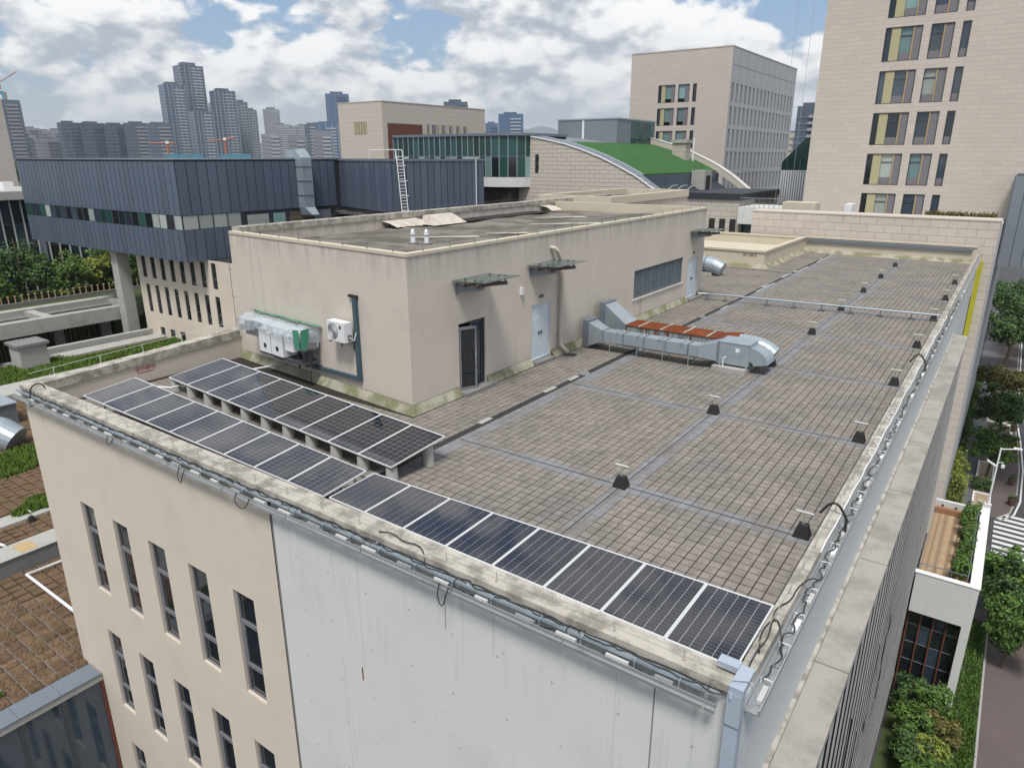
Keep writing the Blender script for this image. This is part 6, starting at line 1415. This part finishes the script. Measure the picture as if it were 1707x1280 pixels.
# ================================================================== skyline
CX, CY, CZ_ = 2.0133, -8.3849, 7.95
def sky_dir(px, py):
    a, b = (px - 853.5)/1160.0, (py - 640.0)/1160.0
    return RT*a + DN*b + FW
def skyline(pl_, pr_, top, dist, label, body='bld_glass', band='bld_pale', floor=5.2, name='apartment_tower', step=0, piers=5, depth=None, crown=True, group=None, angle=.0, cat='building', bandh=.42):
    """a far block placed at a distance in metres, sized from its angular width"""
    d0, d1 = sky_dir(pl_, 262), sky_dir(pr_, 262); dm = sky_dir((pl_+pr_)/2, top); dc_ = sky_dir((pl_+pr_)/2, 262)
    s = dist/math.hypot(dc_.x, dc_.y); cx_, cy_ = CX + dc_.x*s, CY + dc_.y*s
    wid = (d1 - d0).length*s; ht = CZ_ + dm.z*dist/math.hypot(dm.x, dm.y)
    dpt = depth or wid*.7; yaw = math.atan2(dc_.y, dc_.x) - math.pi/2 + angle; wid *= 1.0/(abs(math.cos(angle)) + .7*abs(math.sin(angle)))
    t = thing(name, label, cat, (cx_, cy_, GZ), group); t.rotation_euler = (0, 0, yaw); ORIG[t.name] = Vector((0, 0, 0)); H = ht - GZ
    MB().box(-wid/2, wid/2, -dpt/2, dpt/2, 0, H).build('body', body, t)
    fl_ = MB(); n = int(H/floor)
    for k in range(max(0, n-45), n): fl_.box(-wid/2-.25, wid/2+.25, -dpt/2-.25, dpt/2+.25, k*floor, k*floor + floor*bandh*.5)
    if n: stuff(fl_.build('floor_lines', 'bld_line', t))
    bal = MB(); x0_, x1_ = (-wid*.02, wid*.42)
    for k in range(max(0, n-45), n): bal.box(x0_, x1_, -dpt/2-1.2, -dpt/2-.2, k*floor, k*floor + floor*.45); bal.box(wid/2+.2, wid/2+1.0, -dpt*.45, -dpt*.1, k*floor, k*floor + floor*.45)
    if n: stuff(bal.build('balconies', band, t))
    pr = MB()
    for k in range(piers+1):
        x = -wid/2 + wid*k/piers; pr.box(x - wid*.012, x + wid*.012, -dpt/2-.6, -dpt/2-.3, 0, H)
        y = -dpt/2 + dpt*k/piers; pr.box(wid/2+.3, wid/2+.6, y - dpt*.014, y + dpt*.014, 0, H)
    stuff(pr.build('piers', band if piers < 6 else body, t))
    if crown: MB().box(-wid*.3, wid*.25, -dpt*.3, dpt*.3, H, H + min(8, H*.03)).build('roof_plant', 'bld_dark', t)
    return t
S = skyline
S(283, 321, 143, 1500, 'pale blue glass tower leaning on the tallest skyline tower', angle=.3); S(311, 354, 112, 1550, 'tallest blue-grey tower of the skyline', angle=.35)
S(326, 362, 187, 1400, 'shorter tower in front of the tallest skyline pair', angle=.3); S(364, 402, 153, 1500, 'twin-crowned tower right of the tallest tower', angle=.3)
S(398, 421, 171, 1560, 'slim grey tower behind the twin-crowned tower', 'bld_dark'); S(417, 435, 184, 1650, 'slim slate tower at the end of the tall group', 'bld_dark')
S(356, 372, 176, 1800, 'narrow pale tower between the tall pairs', 'bld_pale', 'bld_glass')
for i, (a, b, tp) in enumerate(((108, 138, 205), (141, 179, 206), (179, 217, 208))): S(a, b, tp, 1300, ['dark glassy block at the end of the low skyline row', 'dark glassy block with pale top in the low skyline row', 'dark glassy block beside the ribbed brown blocks'][i], 'bld_dark', 'bld_glass', piers=4, angle=.3)
S(217, 254, 206, 1250, 'ribbed brown-grey block in the low skyline row', 'bld_dark', 'bld_mauve', piers=7); S(252, 292, 207, 1250, 'ribbed brown-grey block beside the pale blue glass tower', 'bld_dark', 'bld_mauve', piers=7)
for i, (a, b, tp) in enumerate(((20, 45, 216), (44, 72, 214), (70, 92, 218), (88, 112, 217), (30, 62, 226), (66, 104, 232), (95, 130, 236))): S(a, b, tp, 1700 - (i > 3)*350, 'mauve housing slab in the hazy low row near the tower under construction', 'bld_mauve', 'bld_dark', piers=8, group='low mauve housing', bandh=.5)
S(447, 472, 183, 2000, 'lone pale residential tower right of the tall group', 'bld_mauve', 'bld_pale')
for i, (a, b, tp) in enumerate(((455, 486, 208), (470, 500, 212), (496, 522, 210), (520, 548, 207), (486, 512, 214))): S(a, b, tp, 1900, 'pale mauve housing tower behind the blue-netted sites', 'bld_mauve', 'bld_pale', piers=7, group='housing behind the netted sites')
for i, (a, b, tp) in enumerate(((440, 470, 224), (484, 512, 228), (525, 556, 219))):
    t = S(a, b, tp, 1100, 'unfinished block wrapped in blue netting ' + ['below the lone pale tower', 'in the middle of the sites', 'before the blue office tower'][i], 'bld_mauve', 'bld_pale', piers=7, crown=False, name='netted_block')
    bb_ = t.children[0].dimensions; H = bb_.z; MB().box(-bb_.x/2-.9, bb_.x/2+.9, -bb_.y/2-.9, bb_.y/2+.9, H-13, H+1.5).build('safety_net', 'net_blue', t)
S(512, 530, 208, 1300, 'slim grey tower beside the netted blocks', 'bld_dark', 'bld_pale'); S(528, 566, 206, 1350, 'wide blue-grey block before the blue office tower', 'bld_blue', 'bld_pale', piers=4)
S(551, 587, 158, 1500, 'blue glass office tower above the pale stone box', 'bld_blue', 'bld_glass', piers=4, name='office_tower'); S(743, 780, 171, 900, 'dark roof frame peeping over the pale stone box', 'bld_dark', 'bld_glass', name='office_tower', piers=8)
S(832, 871, 191, 1200, 'blue-grey office slab right of the pale stone box', 'bld_blue', 'bld_pale', name='office_tower', piers=7, bandh=.25); S(810, 830, 206, 1400, 'small blue block between stone box and office slab', 'bld_blue', 'bld_dark', name='office_tower')
S(1322, 1358, 178, 420, 'dark balcony apartment tower between the two stone towers', 'bld_dark', 'bld_mauve', piers=6, floor=3.2); S(1310, 1326, 222, 700, 'pale apartment block beside the dark balcony tower', 'plaster_pale', 'bld_mauve')
# filler rows behind, hazy
for i in range(16): S(20 + i*34, 46 + i*34, 236 + (i*7 % 9), 2300, 'low hazy city block far behind the skyline towers', 'bld_mauve', 'bld_pale', piers=5, group='far city blocks', crown=False)
# turquoise site hoardings over the zinc roof edge
for i, (a, b) in enumerate(((278, 335), (368, 416))):
    t = S(a, b, 257, 500, ['long turquoise site hoarding behind the zinc roof', 'short turquoise site hoarding behind the zinc roof'][i], 'net_blue', 'net_blue', piers=3, crown=False, name='site_hoarding', cat='hoarding', depth=3)
# tower under construction with cranes
t = S(8, 47, 168, 1350, 'tapering lattice tower under construction with blue top box', 'bld_dark', 'bld_mauve', piers=9, crown=False, name='unfinished_tower', bandh=.2)
bdm = t.children[0].dimensions.copy(); H = bdm.z
MB().box(-bdm.x*.5, bdm.x*.08, -8, 8, H, H+18).build('core_box', 'net_blue', t); MB().box(-bdm.x*.36, -bdm.x*.12, -8.4, -8, H+5, H+13).build('sign', 'white_paint', t); MB().box(bdm.x*.1, bdm.x*.2, -6, 6, H, H+17).build('lift_mast', 'crane_red', t)
def crane(px, dist, top, base, label, jib):
    dc_ = sky_dir(px, 262); s = dist/math.hypot(dc_.x, dc_.y); dm = sky_dir(px, top); db_ = sky_dir(px, base)
    z1 = CZ_ + dm.z*dist/math.hypot(dm.x, dm.y); z0 = CZ_ + db_.z*dist/math.hypot(db_.x, db_.y)
    t = thing('tower_crane', label, 'crane', (CX + dc_.x*s, CY + dc_.y*s, z0)); t.rotation_euler = (0, 0, math.atan2(dc_.y, dc_.x) - math.pi/2); ORIG[t.name] = Vector((0, 0, 0)); h = z1 - z0
    MB().tube([(0, 0, 0), (0, 0, h*.75)], 1.4, 4).build('mast', 'crane_red', t)
    (ax, az), (bx_, bz) = jib; MB().tube([(0, 0, h*.75), (ax, 0, h*.75 + az)], .7, 4).build('jib', 'crane_red', t); MB().tube([(0, 0, h*.75), (bx_, 0, h*.75 + bz)], 1.0, 4).build('counter_jib', 'crane_red', t); MB().box(-1.6, 1.6, -1.6, 1.6, h*.72, h*.72+3).build('cab', 'white_paint', t)
crane(24, 1350, 136, 150, 'luffing crane with raised jib on the unfinished tower', ((25, 17), (-9, 8))); crane(3, 1360, 130, 148, 'second luffing crane behind the left stone tower edge', ((5, 20), (-8, 5)))
crane(282, 900, 230, 266, 'orange tower crane before the pale blue glass tower', ((-18, 0), (7, 0))); crane(378, 900, 222, 266, 'orange tower crane before the twin-crowned tower', ((-17, -1), (10, 2)))
# far wooded ridge and mountains
def ridge(name, px0, px1, dist, f, matn, n=60, label=None):
    mb = MB(); prev = None
    for k in range(n+1):
        px = px0 + (px1-px0)*k/n; dc_ = sky_dir(px, 262); s = dist/math.hypot(dc_.x, dc_.y); x, y = CX + dc_.x*s, CY + dc_.y*s
        z = CZ_ + (262 - f(px))/1160*dist*.92; bx_, by_ = x + dc_.x*s*.15, y + dc_.y*s*.15; fx, fy = x - dc_.x*s*.06, y - dc_.y*s*.06
        cur = [(fx, fy, GZ-.5), (x - dc_.x*s*.02, y - dc_.y*s*.02, GZ + (z-GZ)*.6), (x, y, z), (bx_, by_, GZ-.5)]
        if prev:
            for a_ in range(3): mb.face([prev[a_], cur[a_], cur[a_+1], prev[a_+1]])
        prev = cur
    return struct(mb.build(name, matn, smooth=True))
ridge('mountain', 760, 1420, 9000, lambda p: 222 - 9*math.exp(-((p-890)/26)**2) - 5*math.exp(-((p-925)/14)**2) + 3*math.sin(p*.13) - 6*math.exp(-((p-1150)/120)**2), 'mountain')
ridge('hills', -900, 800, 7000, lambda p: 250 + 2*math.sin(p*.05) + 1.5*math.sin(p*.17), 'mountain')
# wooded knoll over the left end of the zinc roof
rg = random.Random(77)
for k in range(7):
    d_ = sky_dir(30 + k*13, 262); s = 330/math.hypot(d_.x, d_.y)
    tree('knoll_tree', 'dark tree in the wood behind the zinc block roof', (CX + d_.x*s, CY + d_.y*s, -6), 15.5 + rg.uniform(-1.5, .6) - abs(k-2.5)*.9, 5.5, 'leaf_dark', 900, .6, 700+k, 'wood behind the zinc block', cz=.6)
# ================================================================== air
hz_ = MB().box(-12000, 5000, -3600, 14000, GZ-2.1, 560).build('haze', None); stuff(hz_)
hz_['label'] = 'thin summer haze over the whole city'; hz_['category'] = 'haze'
HM = D.materials.new('haze'); HM.use_nodes = True; t = HM.node_tree; t.nodes.clear(); g = NT(t)
pvn = g.n('ShaderNodeVolumePrincipled', {'Color': (0.86, 0.92, 1.0, 1), 'Density': 0.00011, 'Anisotropy': 0.2})
t.links.new(pvn.outputs[0], g.n('ShaderNodeOutputMaterial').inputs['Volume']); hz_.data.materials.append(HM)
